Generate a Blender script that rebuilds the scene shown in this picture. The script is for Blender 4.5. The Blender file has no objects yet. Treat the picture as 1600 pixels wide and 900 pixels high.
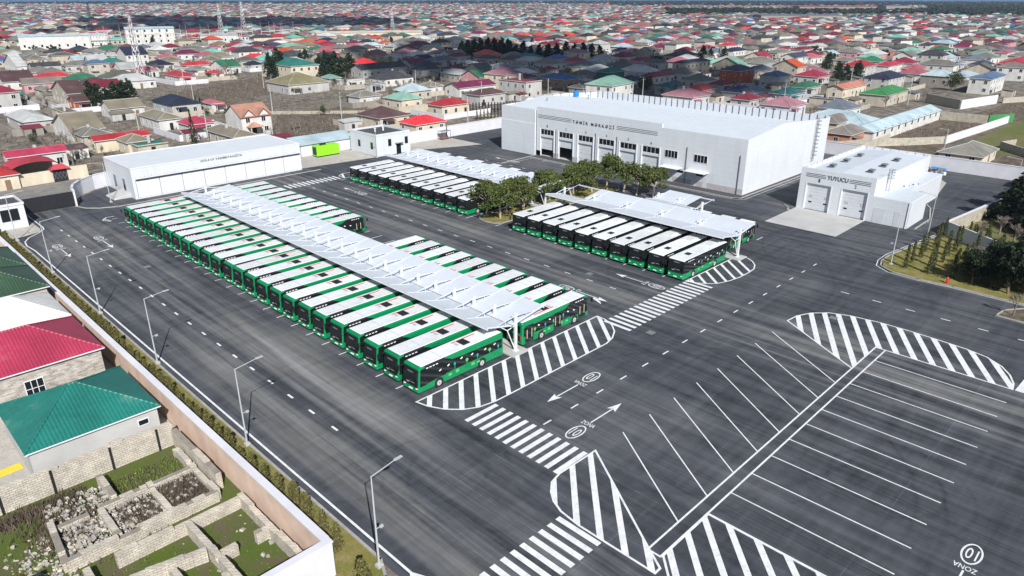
import bpy, math, random
from mathutils import Vector, Matrix
HAZE = 0.00009
# ---------------------------------------------------------------- camera, sky, sun, exposure
S = bpy.context.scene
COLL = S.collection
CAM_H, YAW, PITCH, FPX = 37.3, math.radians(44.732), math.radians(22.415), 1109.19
cd = bpy.data.cameras.new('camera'); cd.sensor_width = 36; cd.lens = FPX / 1600 * 36
cd.clip_start = 0.5; cd.clip_end = 30000
cam = bpy.data.objects.new('camera', cd); COLL.objects.link(cam)
cam.location = (0, 0, CAM_H); cam.rotation_euler = (math.pi / 2 - PITCH, 0, YAW - math.pi / 2)
S.camera = cam
SUN_EL, SHAD_AZ = math.radians(38.7), math.radians(61.5)
w = bpy.data.worlds.new('World'); S.world = w; w.use_nodes = True
nt = w.node_tree; bg = nt.nodes['Background']
sky = nt.nodes.new('ShaderNodeTexSky'); sky.sky_type = 'NISHITA'; sky.sun_disc = False
sky.sun_elevation = SUN_EL; sky.sun_rotation = math.radians(208.5); sky.air_density = 1.0; sky.dust_density = 0.6
nt.links.new(sky.outputs[0], bg.inputs[0]); bg.inputs[1].default_value = 0.062
sl = bpy.data.lights.new('sun', 'SUN'); sl.energy = 4.9; sl.angle = math.radians(0.5); sl.color = (1, 0.975, 0.94)
so = bpy.data.objects.new('sun', sl); COLL.objects.link(so)
so.rotation_euler = Vector((math.cos(SHAD_AZ) * math.cos(SUN_EL), math.sin(SHAD_AZ) * math.cos(SUN_EL), -math.sin(SUN_EL))).to_track_quat('-Z', 'Y').to_euler()
S.view_settings.view_transform = 'Standard'; S.view_settings.look = 'None'
S.view_settings.exposure = 0.42; S.view_settings.gamma = 1
S.render.engine = 'CYCLES'
S.cycles.volume_bounces = 0; S.cycles.max_bounces = 6

fwd = Vector((math.cos(YAW) * math.cos(PITCH), math.sin(YAW) * math.cos(PITCH), -math.sin(PITCH)))
rgt = Vector((math.sin(YAW), -math.cos(YAW), 0)); upv = rgt.cross(fwd)
def view_xy(x, y, z=0):          # where a world point falls in the 1600 x 900 photo (used for labels and for leaving out unseen houses)
    v = Vector((x, y, z - CAM_H)); d = v.dot(fwd)
    if d <= 1: return (-9999, -9999)
    return (800 + FPX * v.dot(rgt) / d, 450 - FPX * v.dot(upv) / d)

# ---------------------------------------------------------------- materials
MATS = {}
class NT:
    def __init__(s, name):
        s.m = bpy.data.materials.new(name); s.m.use_nodes = True; s.t = s.m.node_tree
        s.b = s.t.nodes['Principled BSDF']
    def n(s, typ, **k):
        o = s.t.nodes.new(typ)
        for a, v in k.items(): setattr(o, a, v)
        return o
    def put(s, sock, v):
        if isinstance(v, (int, float)): sock.default_value = v
        elif isinstance(v, (tuple, list)): sock.default_value = v
        else: s.t.links.new(v, sock)
    def math(s, op, a, b=None, c=None, clamp=False):
        o = s.n('ShaderNodeMath', operation=op); o.use_clamp = clamp
        s.put(o.inputs[0], a)
        if b is not None: s.put(o.inputs[1], b)
        if c is not None: s.put(o.inputs[2], c)
        return o.outputs[0]
    def mix(s, f, a, b, mode='MIX'):
        o = s.n('ShaderNodeMix', data_type='RGBA', blend_type=mode)
        s.put(o.inputs[0], f); s.put(o.inputs[6], a); s.put(o.inputs[7], b)
        return o.outputs[2]
    def co(s, scale=(1, 1, 1), rot=0, loc=(0, 0, 0)):
        c = s.n('ShaderNodeTexCoord'); mp = s.n('ShaderNodeMapping')
        mp.inputs['Scale'].default_value = scale; mp.inputs['Rotation'].default_value = (0, 0, rot); mp.inputs['Location'].default_value = loc
        s.t.links.new(c.outputs['Object'], mp.inputs[0]); return mp.outputs[0]
    def noise(s, scale, vec=None, detail=3, rough=0.55):
        o = s.n('ShaderNodeTexNoise'); o.inputs['Scale'].default_value = scale; o.inputs['Detail'].default_value = detail
        o.inputs['Roughness'].default_value = rough
        s.t.links.new(vec if vec is not None else s.co(), o.inputs['Vector']); return o.outputs['Fac']
    def ramp(s, f, lo, hi, a=0.0, b=1.0):
        o = s.n('ShaderNodeMapRange'); s.put(o.inputs[0], f)
        o.inputs[1].default_value = lo; o.inputs[2].default_value = hi; o.inputs[3].default_value = a; o.inputs[4].default_value = b
        return o.outputs[0]
    def bump(s, h, strength=0.3, dist=0.05):
        o = s.n('ShaderNodeBump'); o.inputs['Strength'].default_value = strength; o.inputs['Distance'].default_value = dist
        s.put(o.inputs['Height'], h); s.t.links.new(o.outputs[0], s.b.inputs['Normal'])
def c4(c): return (c[0], c[1], c[2], 1)
def grey(k, f):
    comb = k.n('ShaderNodeCombineColor')
    for i in range(3): k.put(comb.inputs[i], f)
    return comb.outputs[0]
def plain(name, col, rough=0.6, metal=0, var=0.12, vs=1.5, spec=None):
    if name in MATS: return MATS[name]
    k = NT(name); v = k.noise(vs, detail=4)
    f = k.ramp(v, 0.3, 0.7, 1 - var, 1 + var * 0.6)
    mc = k.mix(1.0, c4(col), grey(k, f), 'MULTIPLY')
    if name in ('bus_white', 'bus_green'): mc = k.mix(1.0, mc, grey(k, k.ramp(k.n('ShaderNodeObjectInfo').outputs['Random'], 0, 1, .86, 1.06)), 'MULTIPLY'); mc = k.mix(k.ramp(k.noise(.9, k.co((.5, 2.2, 1)), 5, .7), .55, .8, 0, .35), mc, (.40, .38, .33, 1)) if name == 'bus_white' else mc
    if name == 'white_panel':
        sx = k.n('ShaderNodeSeparateXYZ'); k.t.links.new(k.co(), sx.inputs[0]); ln = k.math('LESS_THAN', k.math('FRACT', k.math('MULTIPLY', sx.outputs[2], .95)), .035); st = k.ramp(k.noise(.7, k.co((1, 1, .12)), 5, .65), .5, .8, 0, .09)
        mc = k.mix(1.0, mc, grey(k, k.math('SUBTRACT', k.math('SUBTRACT', 1.0, k.math('MULTIPLY', ln, .16)), st)), 'MULTIPLY')
    k.put(k.b.inputs['Base Color'], mc)
    k.b.inputs['Roughness'].default_value = rough; k.b.inputs['Metallic'].default_value = metal
    if spec is not None: k.b.inputs['Specular IOR Level'].default_value = spec
    MATS[name] = k.m; return k.m
ROOFC = dict(crimson=(.26,.025,.05), red=(.40,.035,.04), orange=(.52,.08,.025), rose=(.34,.10,.12), crimsonred=(.37,.03,.045), navy=(.022,.026,.05),
 charcoal=(.05,.05,.055), plum=(.14,.02,.055), maroon=(.17,.02,.035), umber=(.10,.055,.055), tan=(.20,.175,.125), olivegold=(.23,.205,.11),
 greyolive=(.185,.175,.15), darkolive=(.11,.11,.09), taupe=(.19,.165,.145), palegrey=(.42,.43,.42), slate=(.13,.15,.18), slateblue=(.09,.14,.23),
 blue=(.05,.12,.28), paleblue=(.38,.48,.52), teal=(.025,.15,.12), tealdark=(.03,.13,.14), mint=(.20,.36,.28), aqua=(.14,.40,.33), green=(.035,.15,.08),
 brightgreen=(.05,.22,.07), navygrey=(.05,.05,.085), indigo=(.035,.035,.10), dustyrose=(.32,.15,.18), salmon=(.5,.2,.14), rosered=(.36,.04,.08),
 redbright=(.62,.035,.045), creamroof=(.5,.47,.4), brickroof=(.35,.09,.06), darkgreen=(.035,.075,.045), whitetile=(.60,.60,.58), terracotta=(.42,.22,.16),
 crimsonnear=(.38,.035,.08), tealnear=(.01,.135,.11))
RCN = dict(crimson='crimson', red='red', orange='orange', rose='rose pink', crimsonred='scarlet', navy='near-black navy', charcoal='charcoal', plum='plum', maroon='maroon',
 umber='dark brown', tan='tan', olivegold='golden olive', greyolive='grey-olive', darkolive='dark olive', taupe='taupe', palegrey='pale grey', slate='slate grey',
 slateblue='slate blue', blue='blue', paleblue='pale blue', teal='teal', tealdark='dark teal', mint='mint green', aqua='aqua green', green='dark green',
 brightgreen='grass green', navygrey='dark navy-grey', indigo='indigo', dustyrose='dusty rose', salmon='salmon', rosered='rosy red', redbright='bright red',
 creamroof='cream', brickroof='brick red')
WALLC = dict(white=(.60,.59,.56), lightgrey=(.46,.45,.43), beige=(.47,.42,.34), cream=(.60,.53,.41), lavender=(.6,.6,.68), pinkwall=(.52,.27,.28), brick=(.38,.09,.04),
 stone=(.26,.24,.21), tanwall=(.36,.26,.19), redwall=(.42,.1,.07), orangewall=(.5,.22,.13), teal=(.03,.15,.14))
WCN = dict(white='white', lightgrey='light grey', beige='beige', cream='cream', lavender='lavender white', pinkwall='pink', brick='orange brick', stone='dark stone',
 tanwall='tan', redwall='red', orangewall='orange', teal='teal')
def roofmat(c):
    nm = 'roof_' + c
    if nm in MATS: return MATS[nm]
    k = NT(nm); P = k.co(); sx = k.n('ShaderNodeSeparateXYZ'); k.t.links.new(P, sx.inputs[0])
    g = k.n('ShaderNodeTexCoord'); sn = k.n('ShaderNodeSeparateXYZ'); k.t.links.new(g.outputs['Normal'], sn.inputs[0])
    pick = k.math('GREATER_THAN', k.math('ABSOLUTE', sn.outputs[0]), k.math('ABSOLUTE', sn.outputs[1]))
    mixc = k.n('ShaderNodeMix', data_type='FLOAT'); k.put(mixc.inputs[0], pick); k.put(mixc.inputs[2], sx.outputs[0]); k.put(mixc.inputs[3], sx.outputs[1])
    u = mixc.outputs[0]
    rib = k.math('SINE', k.math('MULTIPLY', u, 2 * math.pi / 0.3))
    sheet = k.math('LESS_THAN', k.math('FRACT', k.math('MULTIPLY', u, 1 / 1.15)), 0.05)
    n1 = k.noise(0.25, detail=5); n2 = k.noise(3, k.co((1, 1, 1)), detail=3)
    f = k.math('MULTIPLY', k.ramp(n1, .3, .7, .78, 1.2), k.ramp(n2, .3, .7, .9, 1.08))
    f = k.math('MULTIPLY', f, k.ramp(rib, -1, 1, .9, 1.05)); f = k.math('MULTIPLY', f, k.math('SUBTRACT', 1.0, k.math('MULTIPLY', sheet, .14)))
    oi = k.n('ShaderNodeObjectInfo'); f = k.math('MULTIPLY', f, k.ramp(oi.outputs['Random'], 0, 1, .82, 1.14))
    col = k.mix(1.0, c4(ROOFC[c]), grey(k, f), 'MULTIPLY')
    col = k.mix(k.ramp(n1, .62, .8, 0, .35), col, (.3, .27, .22, 1))
    k.put(k.b.inputs['Base Color'], col); k.b.inputs['Roughness'].default_value = .5
    k.bump(rib, .5, .03); MATS[nm] = k.m; return k.m
def wallmat(c):
    nm = 'wall_' + c
    if nm in MATS: return MATS[nm]
    k = NT(nm)
    st = k.noise(.6, k.co((1, 1, .35)), 5); n2 = k.noise(5, detail=3)
    f = k.math('MULTIPLY', k.ramp(st, .3, .75, .78, 1.1), k.ramp(n2, .3, .7, .93, 1.05))
    k.put(k.b.inputs['Base Color'], k.mix(1.0, c4(WALLC[c]), grey(k, f), 'MULTIPLY')); k.b.inputs['Roughness'].default_value = .85
    MATS[nm] = k.m; return k.m
def blockmat(nm, c1, c2, mortar, sw=.4, sh=.2, bumpd=.02):
    k = NT(nm); c = k.n('ShaderNodeTexCoord'); sx = k.n('ShaderNodeSeparateXYZ'); k.t.links.new(c.outputs['Object'], sx.inputs[0])
    cb = k.n('ShaderNodeCombineXYZ'); k.put(cb.inputs[0], k.math('ADD', sx.outputs[0], sx.outputs[1])); k.put(cb.inputs[1], sx.outputs[2])
    b = k.n('ShaderNodeTexBrick'); k.t.links.new(cb.outputs[0], b.inputs['Vector']); b.inputs['Scale'].default_value = 1
    b.inputs['Brick Width'].default_value = sw; b.inputs['Row Height'].default_value = sh; b.inputs['Mortar Size'].default_value = .014
    b.inputs['Color1'].default_value = c4(c1); b.inputs['Color2'].default_value = c4(c2); b.inputs['Mortar'].default_value = c4(mortar)
    n = k.noise(1.2, detail=5); f = k.ramp(n, .3, .7, .75, 1.12)
    k.put(k.b.inputs['Base Color'], k.mix(1.0, b.outputs['Color'], grey(k, f), 'MULTIPLY')); k.b.inputs['Roughness'].default_value = .9
    k.bump(k.math('ADD', k.math('MULTIPLY', b.outputs['Fac'], -1.0), k.math('MULTIPLY', k.noise(9, detail=4), .8)), .8, bumpd)
    MATS[nm] = k.m; return k.m
def leafmat(nm, a, b, scale=.5):
    k = NT(nm); g = k.n('ShaderNodeNewGeometry'); n = k.noise(scale, detail=3)
    f = k.math('ADD', k.math('MULTIPLY', g.outputs['Random Per Island'], .55), k.ramp(n, .35, .65, 0, .45))
    k.put(k.b.inputs['Base Color'], k.mix(f, c4(a), c4(b))); k.b.inputs['Roughness'].default_value = .75
    k.b.inputs['Specular IOR Level'].default_value = .2
    MATS[nm] = k.m; return k.m
leafmat('pine_leaf', (.028,.045,.013), (.12,.14,.04)); leafmat('dark_leaf', (.008,.018,.008), (.03,.045,.02)); leafmat('hedge_leaf', (.045,.052,.014), (.19,.165,.06), 1)
leafmat('thuja_leaf', (.025,.04,.012), (.10,.11,.035), 1); leafmat('shrub_leaf', (.02,.035,.012), (.07,.08,.03)); leafmat('weed_leaf', (.065,.05,.038), (.17,.135,.10))
leafmat('grass_leaf', (.08,.13,.02), (.18,.25,.05), .3)
plain('bark', (.16,.12,.09), .9); plain('pine_bark', (.42,.36,.30), .9); plain('twig', (.19,.16,.14), .9)
blockmat('limestone', (.55,.50,.42), (.46,.42,.355), (.25,.225,.19)); blockmat('pattern_stone', (.50,.46,.40), (.26,.23,.20), (.55,.52,.48), .5, .16)
blockmat('garden_block', (.46,.42,.34), (.38,.35,.29), (.25,.23,.2), .6, .3)
WHITE = plain('white_panel', (.60,.63,.665), .45, var=.04, vs=.3); plain('white_metal', (.68,.70,.73), .35, var=.05)
plain('white_roof_metal', (.55,.59,.64), .45, var=.05, vs=.4); plain('plaster_white', (.60,.60,.64), .8, var=.08, vs=.5)
plain('concrete', (.42,.42,.41), .85, var=.14, vs=.3); plain('kerb_stone', (.33,.32,.30), .9, var=.2); plain('dark_glass', (.012,.014,.016), .12, var=.1)
plain('dark_opening', (.01,.01,.012), .9); plain('black_metal', (.02,.02,.024), .45); plain('steel_grey', (.28,.29,.30), .4, .4); plain('plinth', (.42,.40,.41), .8)
plain('lamp_grey', (.50,.52,.53), .4, .2); plain('sign_ink', (.05,.06,.07), .5, var=0); plain('bitumen', (.06,.06,.065), .9, var=.25)
plain('bus_green', (.003,.215,.075), .28, var=.05, vs=.8); plain('bus_white', (.72,.74,.75), .38, var=.12, vs=.9); plain('bus_glass', (.010,.013,.014), .10, var=.1)
plain('bus_black', (.013,.014,.015), .5); plain('rubber', (.018,.018,.018), .85); plain('rim_metal', (.55,.55,.54), .4, .3); plain('bus_red', (.5,.03,.03), .5)
plain('decal_white', (.8,.8,.8), .5); plain('decal_teal', (.03,.30,.34), .5); plain('decal_lime', (.10,.45,.14), .5); plain('lens', (.7,.7,.68), .15)
plain('door_beige', (.45,.38,.28), .6); plain('lime_paint', (.25,.72,.01), .4); plain('peach_plaster', (.64,.48,.38), .9, var=.2, vs=.4); plain('tank_blue', (.01,.20,.55), .4)
plain('hydrant_red', (.6,.02,.015), .35); plain('yellow_mat', (.75,.55,.04), .7); plain('roof_terr', (.3,.3,.3), .8); plain('white_door', (.55,.58,.61), .5, var=.06)
plain('rust', (.25,.09,.05), .8, var=.4, vs=3); plain('tarp_blue', (.04,.2,.45), .6); plain('roof_seam', (.40,.44,.48), .5, var=0); plain('ladder_steel', (.10,.11,.12), .5, var=0); plain('lattice_steel', (.42,.43,.43), .5, .3); plain('timber', (.2,.13,.08), .8)
# asphalt of the yard
k = NT('asphalt'); P = k.co(); sp = k.n('ShaderNodeSeparateXYZ'); k.t.links.new(P, sp.inputs[0]); X, Y = sp.outputs[0], sp.outputs[1]
lane = k.noise(.75, k.co((1, .035, 1)), 5, .6); lane2 = k.noise(2.6, k.co((1, .02, 1)), 4, .6)
cross = k.noise(.9, k.co((.045, 1, 1)), 4, .6); blot = k.noise(.045, detail=4); mott = k.noise(.45, detail=5, rough=.7); fine = k.noise(6, detail=4, rough=.8)
val = k.math('ADD', .060, k.math('MULTIPLY', k.math('SUBTRACT', lane, .5), .13))
val = k.math('ADD', val, k.math('MULTIPLY', k.math('SUBTRACT', lane2, .5), .065))
val = k.math('ADD', val, k.math('MULTIPLY', k.math('SUBTRACT', cross, .5), .07))
val = k.math('ADD', val, k.math('MULTIPLY', k.math('SUBTRACT', mott, .5), .06))
val = k.math('ADD', val, k.math('MULTIPLY', k.math('SUBTRACT', fine, .5), .03))
roadL = k.math('MULTIPLY', k.ramp(X, 24, 29, 0, 1), k.ramp(X, 36, 32, 0, 1)); roadM = k.math('MULTIPLY', k.ramp(X, 66, 72, 0, 1), k.ramp(X, 84, 79, 0, 1))
dustm = k.math('MULTIPLY', k.math('MAXIMUM', roadL, roadM), k.ramp(lane, .42, .66, 0, 1))
ent = k.math('MULTIPLY', k.math('MULTIPLY', k.ramp(Y, 100, 125, 0, 1), k.ramp(Y, 140, 134, 0, 1)), k.math('MULTIPLY', k.ramp(X, 22, 25, 0, 1), k.ramp(X, 37, 34, 0, 1)))
dust = k.math('ADD', k.math('MULTIPLY', dustm, .06), k.math('MULTIPLY', k.math('MULTIPLY', ent, k.ramp(mott, .35, .65, .3, 1)), .055))
bandL = k.math('MULTIPLY', k.math('MULTIPLY', k.ramp(X, 22.9, 24.3, 0, 1), k.ramp(X, 28, 25.8, 0, 1)), k.ramp(Y, 95, 60, 0, 1)); dust = k.math('ADD', dust, k.math('MULTIPLY', k.math('MULTIPLY', bandL, k.ramp(lane, .3, .6, .35, 1)), .07))
bandC = k.math('MULTIPLY', k.math('MULTIPLY', k.ramp(X, 30.2, 32, 0, 1), k.ramp(X, 35.8, 34, 0, 1)), k.math('MULTIPLY', k.ramp(Y, 90, 70, 0, 1), k.ramp(Y, 40, 50, 0, 1))); dust = k.math('ADD', dust, k.math('MULTIPLY', k.math('MULTIPLY', bandC, k.ramp(lane, .3, .62, .3, 1)), .06))
spk = k.math('GREATER_THAN', k.noise(5.5, detail=1), .80); val = k.math('ADD', val, k.math('MULTIPLY', spk, .16))
bp = k.math('MULTIPLY', k.ramp(blot, .46, .66, 0, 1), k.ramp(lane, .3, .62, .25, 1)); dust = k.math('ADD', dust, k.math('MULTIPLY', bp, .05)); val = k.math('ADD', val, dust)
def seam(coord, period, off, w, amt, v):
    fr = k.math('FRACT', k.math('MULTIPLY', k.math('ADD', coord, off), 1 / period))
    return k.math('ADD', v, k.math('MULTIPLY', k.math('MULTIPLY', k.math('LESS_THAN', fr, w / period), k.ramp(mott, .4, .6, 0, 1)), amt))
val = seam(X, 4.6, .9, .06, .07, val); val = seam(X, 4.6, 1.0, .09, -.03, val); val = seam(Y, 13.5, 3, .05, .05, val)
def ring(cx, cy, r, wd, amt, v):
    dx = k.math('SUBTRACT', X, cx); dy = k.math('SUBTRACT', Y, cy)
    d = k.math('SQRT', k.math('ADD', k.math('MULTIPLY', dx, dx), k.math('MULTIPLY', dy, dy)))
    e = k.math('ABSOLUTE', k.math('SUBTRACT', k.math('ADD', d, k.math('MULTIPLY', mott, 1.2)), r))
    return k.math('ADD', v, k.math('MULTIPLY', k.math('MULTIPLY', k.ramp(e, wd, 0, 0, 1), k.ramp(cross, .38, .55, 0, 1)), amt))
for cx, cy, r in ((31, 40, 5.2), (34, 36, 7.6), (30, 52, 13), (27, 30, 16), (105, 44, 10), (99, 58, 17), (112, 36, 14), (92, 40, 21), (56, 12, 5), (50, 26, 18), (62, 40, 26), (86, 60, 30)):
    val = ring(cx, cy, r, .35, -.016, val)
    val = ring(cx, cy, r + 2.1, .3, -.012, val)
val = k.math('MAXIMUM', val, .018)
k.put(k.b.inputs['Base Color'], k.mix(1.0, k.mix(k.ramp(dust, 0, .06, 0, 1), (.86, .93, 1.11, 1), (.99, 1.0, 1.0, 1)), grey(k, val), 'MULTIPLY'))
k.b.inputs['Roughness'].default_value = .8; k.b.inputs['Specular IOR Level'].default_value = .3; k.bump(fine, .4, .02); MATS['asphalt'] = k.m
k = NT('marking_paint'); n = k.noise(1.3, detail=5, rough=.7); n2 = k.noise(7, detail=4, rough=.7)
f = k.math('MULTIPLY', k.ramp(n, .3, .6, .76, 1), k.ramp(n2, .25, .5, .7, 1)); k.put(k.b.inputs['Base Color'], k.mix(1.0, (.74, .75, .76, 1), grey(k, f), 'MULTIPLY'))
k.b.inputs['Roughness'].default_value = .6; MATS['marking_paint'] = k.m
def groundmat(nm, cols, s1=.03, s2=.4, rough=.95):
    k = NT(nm); n1 = k.noise(s1, detail=6, rough=.62); n2 = k.noise(s2, detail=6, rough=.7); n3 = k.noise(s2 * 9, detail=4, rough=.8)
    c = k.mix(k.ramp(n1, .38, .6), c4(cols[0]), c4(cols[1])); c = k.mix(k.ramp(n2, .45, .62), c, c4(cols[2])); c = k.mix(k.math('MULTIPLY', k.ramp(n2, .35, .2), .8), c, c4(cols[3]))
    k.put(k.b.inputs['Base Color'], k.mix(1.0, c, grey(k, k.ramp(n3, .25, .75, .7, 1.25)), 'MULTIPLY')); k.b.inputs['Roughness'].default_value = rough
    k.b.inputs['Specular IOR Level'].default_value = .1; k.bump(n3, .6, .06); MATS[nm] = k.m
groundmat('town_ground', ((.16,.14,.115), (.09,.08,.062), (.26,.235,.20), (.06,.07,.035)), .05, .35)
groundmat('brown_field', ((.12,.095,.072), (.085,.07,.052), (.18,.15,.115), (.065,.075,.035)), .1, .5)
groundmat('green_field', ((.12,.13,.05), (.16,.14,.08), (.10,.13,.03), (.20,.17,.12)), .06, .3)
groundmat('pale_path', ((.50,.44,.33), (.42,.37,.28), (.46,.42,.34), (.30,.26,.2)), .1, .5)
groundmat('lawn', ((.19,.175,.05), (.13,.14,.035), (.25,.205,.09), (.08,.10,.025)), .15, .7)
groundmat('ruin_ground', ((.08,.115,.022), (.115,.095,.062), (.08,.12,.022), (.18,.145,.11)), .32, 1.1)
groundmat('slab', ((.40,.38,.34), (.46,.44,.40), (.36,.34,.31), (.3,.28,.26)), .15, .6)
groundmat('street', ((.20,.19,.18), (.25,.24,.22), (.17,.165,.16), (.14,.14,.13)), .1, .5)
k = NT('sea_water'); k.b.inputs['Base Color'].default_value = (.02, .10, .22, 1); k.b.inputs['Roughness'].default_value = .35; k.bump(k.noise(.05, detail=4), .3, 1); MATS['sea_water'] = k.m
def M(n):
    if n.startswith('roof_') and n not in MATS: return roofmat(n[5:])
    if n.startswith('wall_') and n not in MATS: return wallmat(n[5:])
    return MATS[n]

# ---------------------------------------------------------------- mesh helpers
class MB:
    def __init__(s): s.v = []; s.f = []; s.m = []; s.names = []
    def mi(s, n):
        if n not in s.names: s.names.append(n)
        return s.names.index(n)
    def face(s, pts, mat):
        b = len(s.v); s.v += [tuple(p) for p in pts]; s.f.append(tuple(range(b, b + len(pts)))); s.m.append(s.mi(mat))
    def hexa(s, p, mat):      # p: 4 bottom ccw, 4 top ccw
        b = len(s.v); s.v += [tuple(q) for q in p]; i = s.mi(mat)
        for f in ((3, 2, 1, 0), (4, 5, 6, 7), (0, 1, 5, 4), (1, 2, 6, 5), (2, 3, 7, 6), (3, 0, 4, 7)):
            s.f.append(tuple(b + j for j in f)); s.m.append(i)
    def box(s, x0, x1, y0, y1, z0, z1, mat):
        s.hexa([(x0, y0, z0), (x1, y0, z0), (x1, y1, z0), (x0, y1, z0), (x0, y0, z1), (x1, y0, z1), (x1, y1, z1), (x0, y1, z1)], mat)
    def prism(s, poly, z0, z1, mat):   # poly xy ccw
        n = len(poly); b = len(s.v); i = s.mi(mat)
        s.v += [(p[0], p[1], z0) for p in poly] + [(p[0], p[1], z1) for p in poly]
        s.f.append(tuple(b + j for j in range(n - 1, -1, -1))); s.f.append(tuple(b + n + j for j in range(n))); s.m += [i, i]
        for j in range(n):
            q = (j + 1) % n; s.f.append((b + j, b + q, b + n + q, b + n + j)); s.m.append(i)
    def prism_xz(s, poly, y0, y1, mat):  # outline in x,z extruded along y
        n = len(poly); b = len(s.v); i = s.mi(mat)
        s.v += [(p[0], y0, p[1]) for p in poly] + [(p[0], y1, p[1]) for p in poly]
        s.f.append(tuple(b + j for j in range(n))); s.f.append(tuple(b + n + j for j in range(n - 1, -1, -1))); s.m += [i, i]
        for j in range(n):
            q = (j + 1) % n; s.f.append((b + q, b + j, b + n + j, b + n + q)); s.m.append(i)
    def tube(s, a, c, r0, r1, mat, n=6):
        a = Vector(a); c = Vector(c); d = (c - a).normalized(); u = d.orthogonal().normalized(); w_ = d.cross(u); b = len(s.v); i = s.mi(mat)
        for p, r in ((a, r0), (c, r1)):
            for j in range(n):
                t = 2 * math.pi * j / n; s.v.append(tuple(p + (u * math.cos(t) + w_ * math.sin(t)) * r))
        for j in range(n):
            q = (j + 1) % n; s.f.append((b + j, b + q, b + n + q, b + n + j)); s.m.append(i)
        s.f.append(tuple(b + j for j in range(n - 1, -1, -1))); s.f.append(tuple(b + n + j for j in range(n))); s.m += [i, i]
    def wedge(s, line, wd, h0, h1, mat):  # wall along a polyline
        for (a, c) in zip(line[:-1], line[1:]):
            d = Vector((c[0] - a[0], c[1] - a[1])); L = d.length
            if L < 1e-3: continue
            nrm = Vector((-d.y, d.x)) / L * wd / 2; e = d / L * wd * .48
            s.hexa([(a[0] - e.x - nrm.x, a[1] - e.y - nrm.y, h0), (c[0] + e.x - nrm.x, c[1] + e.y - nrm.y, h0), (c[0] + e.x + nrm.x, c[1] + e.y + nrm.y, h0), (a[0] - e.x + nrm.x, a[1] - e.y + nrm.y, h0),
                    (a[0] - e.x - nrm.x, a[1] - e.y - nrm.y, h1), (c[0] + e.x - nrm.x, c[1] + e.y - nrm.y, h1), (c[0] + e.x + nrm.x, c[1] + e.y + nrm.y, h1), (a[0] - e.x + nrm.x, a[1] - e.y + nrm.y, h1)], mat)
    def mesh(s, name, smooth=False):
        me = bpy.data.meshes.new(name); me.from_pydata(s.v, [], s.f)
        for n in s.names: me.materials.append(M(n))
        me.polygons.foreach_set('material_index', s.m)
        if smooth: me.polygons.foreach_set('use_smooth', [True] * len(s.f))
        me.update(); return me
    def build(s, name, parent=None, loc=(0, 0, 0), rot=0, label=None, smooth=False):
        return place(name, s.mesh(name, smooth), parent, loc, rot, label)
def place(name, me, parent=None, loc=(0, 0, 0), rot=0, label=None):
    o = bpy.data.objects.new(name, me); COLL.objects.link(o); o.location = loc
    o.rotation_euler = rot if isinstance(rot, tuple) else (0, 0, rot)
    if parent: o.parent = parent
    if label: o['label'] = label
    return o
def tag(o, label=None, cat=None, group=None, kind=None):
    if label: o['label'] = label
    if cat: o['category'] = cat
    if group: o['group'] = group
    if kind: o['kind'] = kind
    return o
def thing(name, loc, rot, label, cat, group=None):
    return tag(place(name, None, None, loc, rot), label, cat, group)
KIDS = {}
def copy_tree(o, parent=None):
    c = o.copy(); COLL.objects.link(c)
    if parent: c.parent = parent
    for ch in (KIDS.get(o.name) or list(o.children)): copy_tree(ch, c)
    return c
def remember(o):
    KIDS[o.name] = list(o.children)
    for ch in o.children: remember(ch)
def sheet(name, poly, z, mat, kind='structure'):
    b = MB(); b.face([(p[0], p[1], z) for p in poly], mat); o = b.build(name); o['kind'] = kind; return o
def text_mesh(txt, size, extrude=.02, mat='sign_ink', spacing=1.0):
    cu = bpy.data.curves.new('lettering', 'FONT'); cu.body = txt; cu.size = size; cu.extrude = extrude; cu.space_character = spacing; cu.resolution_u = 3; cu.offset = size * .004
    ob = bpy.data.objects.new('tmp', cu); COLL.objects.link(ob); bpy.context.view_layer.update()
    me = bpy.data.meshes.new_from_object(ob.evaluated_get(bpy.context.evaluated_depsgraph_get()))
    bpy.data.objects.remove(ob); bpy.data.curves.remove(cu)
    xs = [v.co.x for v in me.vertices]; ys = [v.co.y for v in me.vertices]
    me.materials.clear(); me.materials.append(M(mat)); me.name = 'lettering'
    return me, min(xs), max(xs), min(ys), max(ys)
def fit_text(txt, width, height, mat='sign_ink', extrude=.02):   # origin at lower left
    me, x0, x1, y0, y1 = text_mesh(txt, 1.0, extrude, mat)
    sx, sy = width / (x1 - x0), height / (y1 - y0)
    for v in me.vertices: v.co.x = (v.co.x - x0) * sx; v.co.y = (v.co.y - y0) * sy
    return me

# ---------------------------------------------------------------- ground, yard, roads
sheet('ground', [(-3000, -3000), (9000, -3000), (9000, 9000), (-3000, 9000)], -.03, 'town_ground')
def ring_pts(cx, cy, r, a0, a1, n): return [(cx + r * math.cos(math.radians(a0 + (a1 - a0) * i / n)), cy + r * math.sin(math.radians(a0 + (a1 - a0) * i / n))) for i in range(n + 1)]
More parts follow.
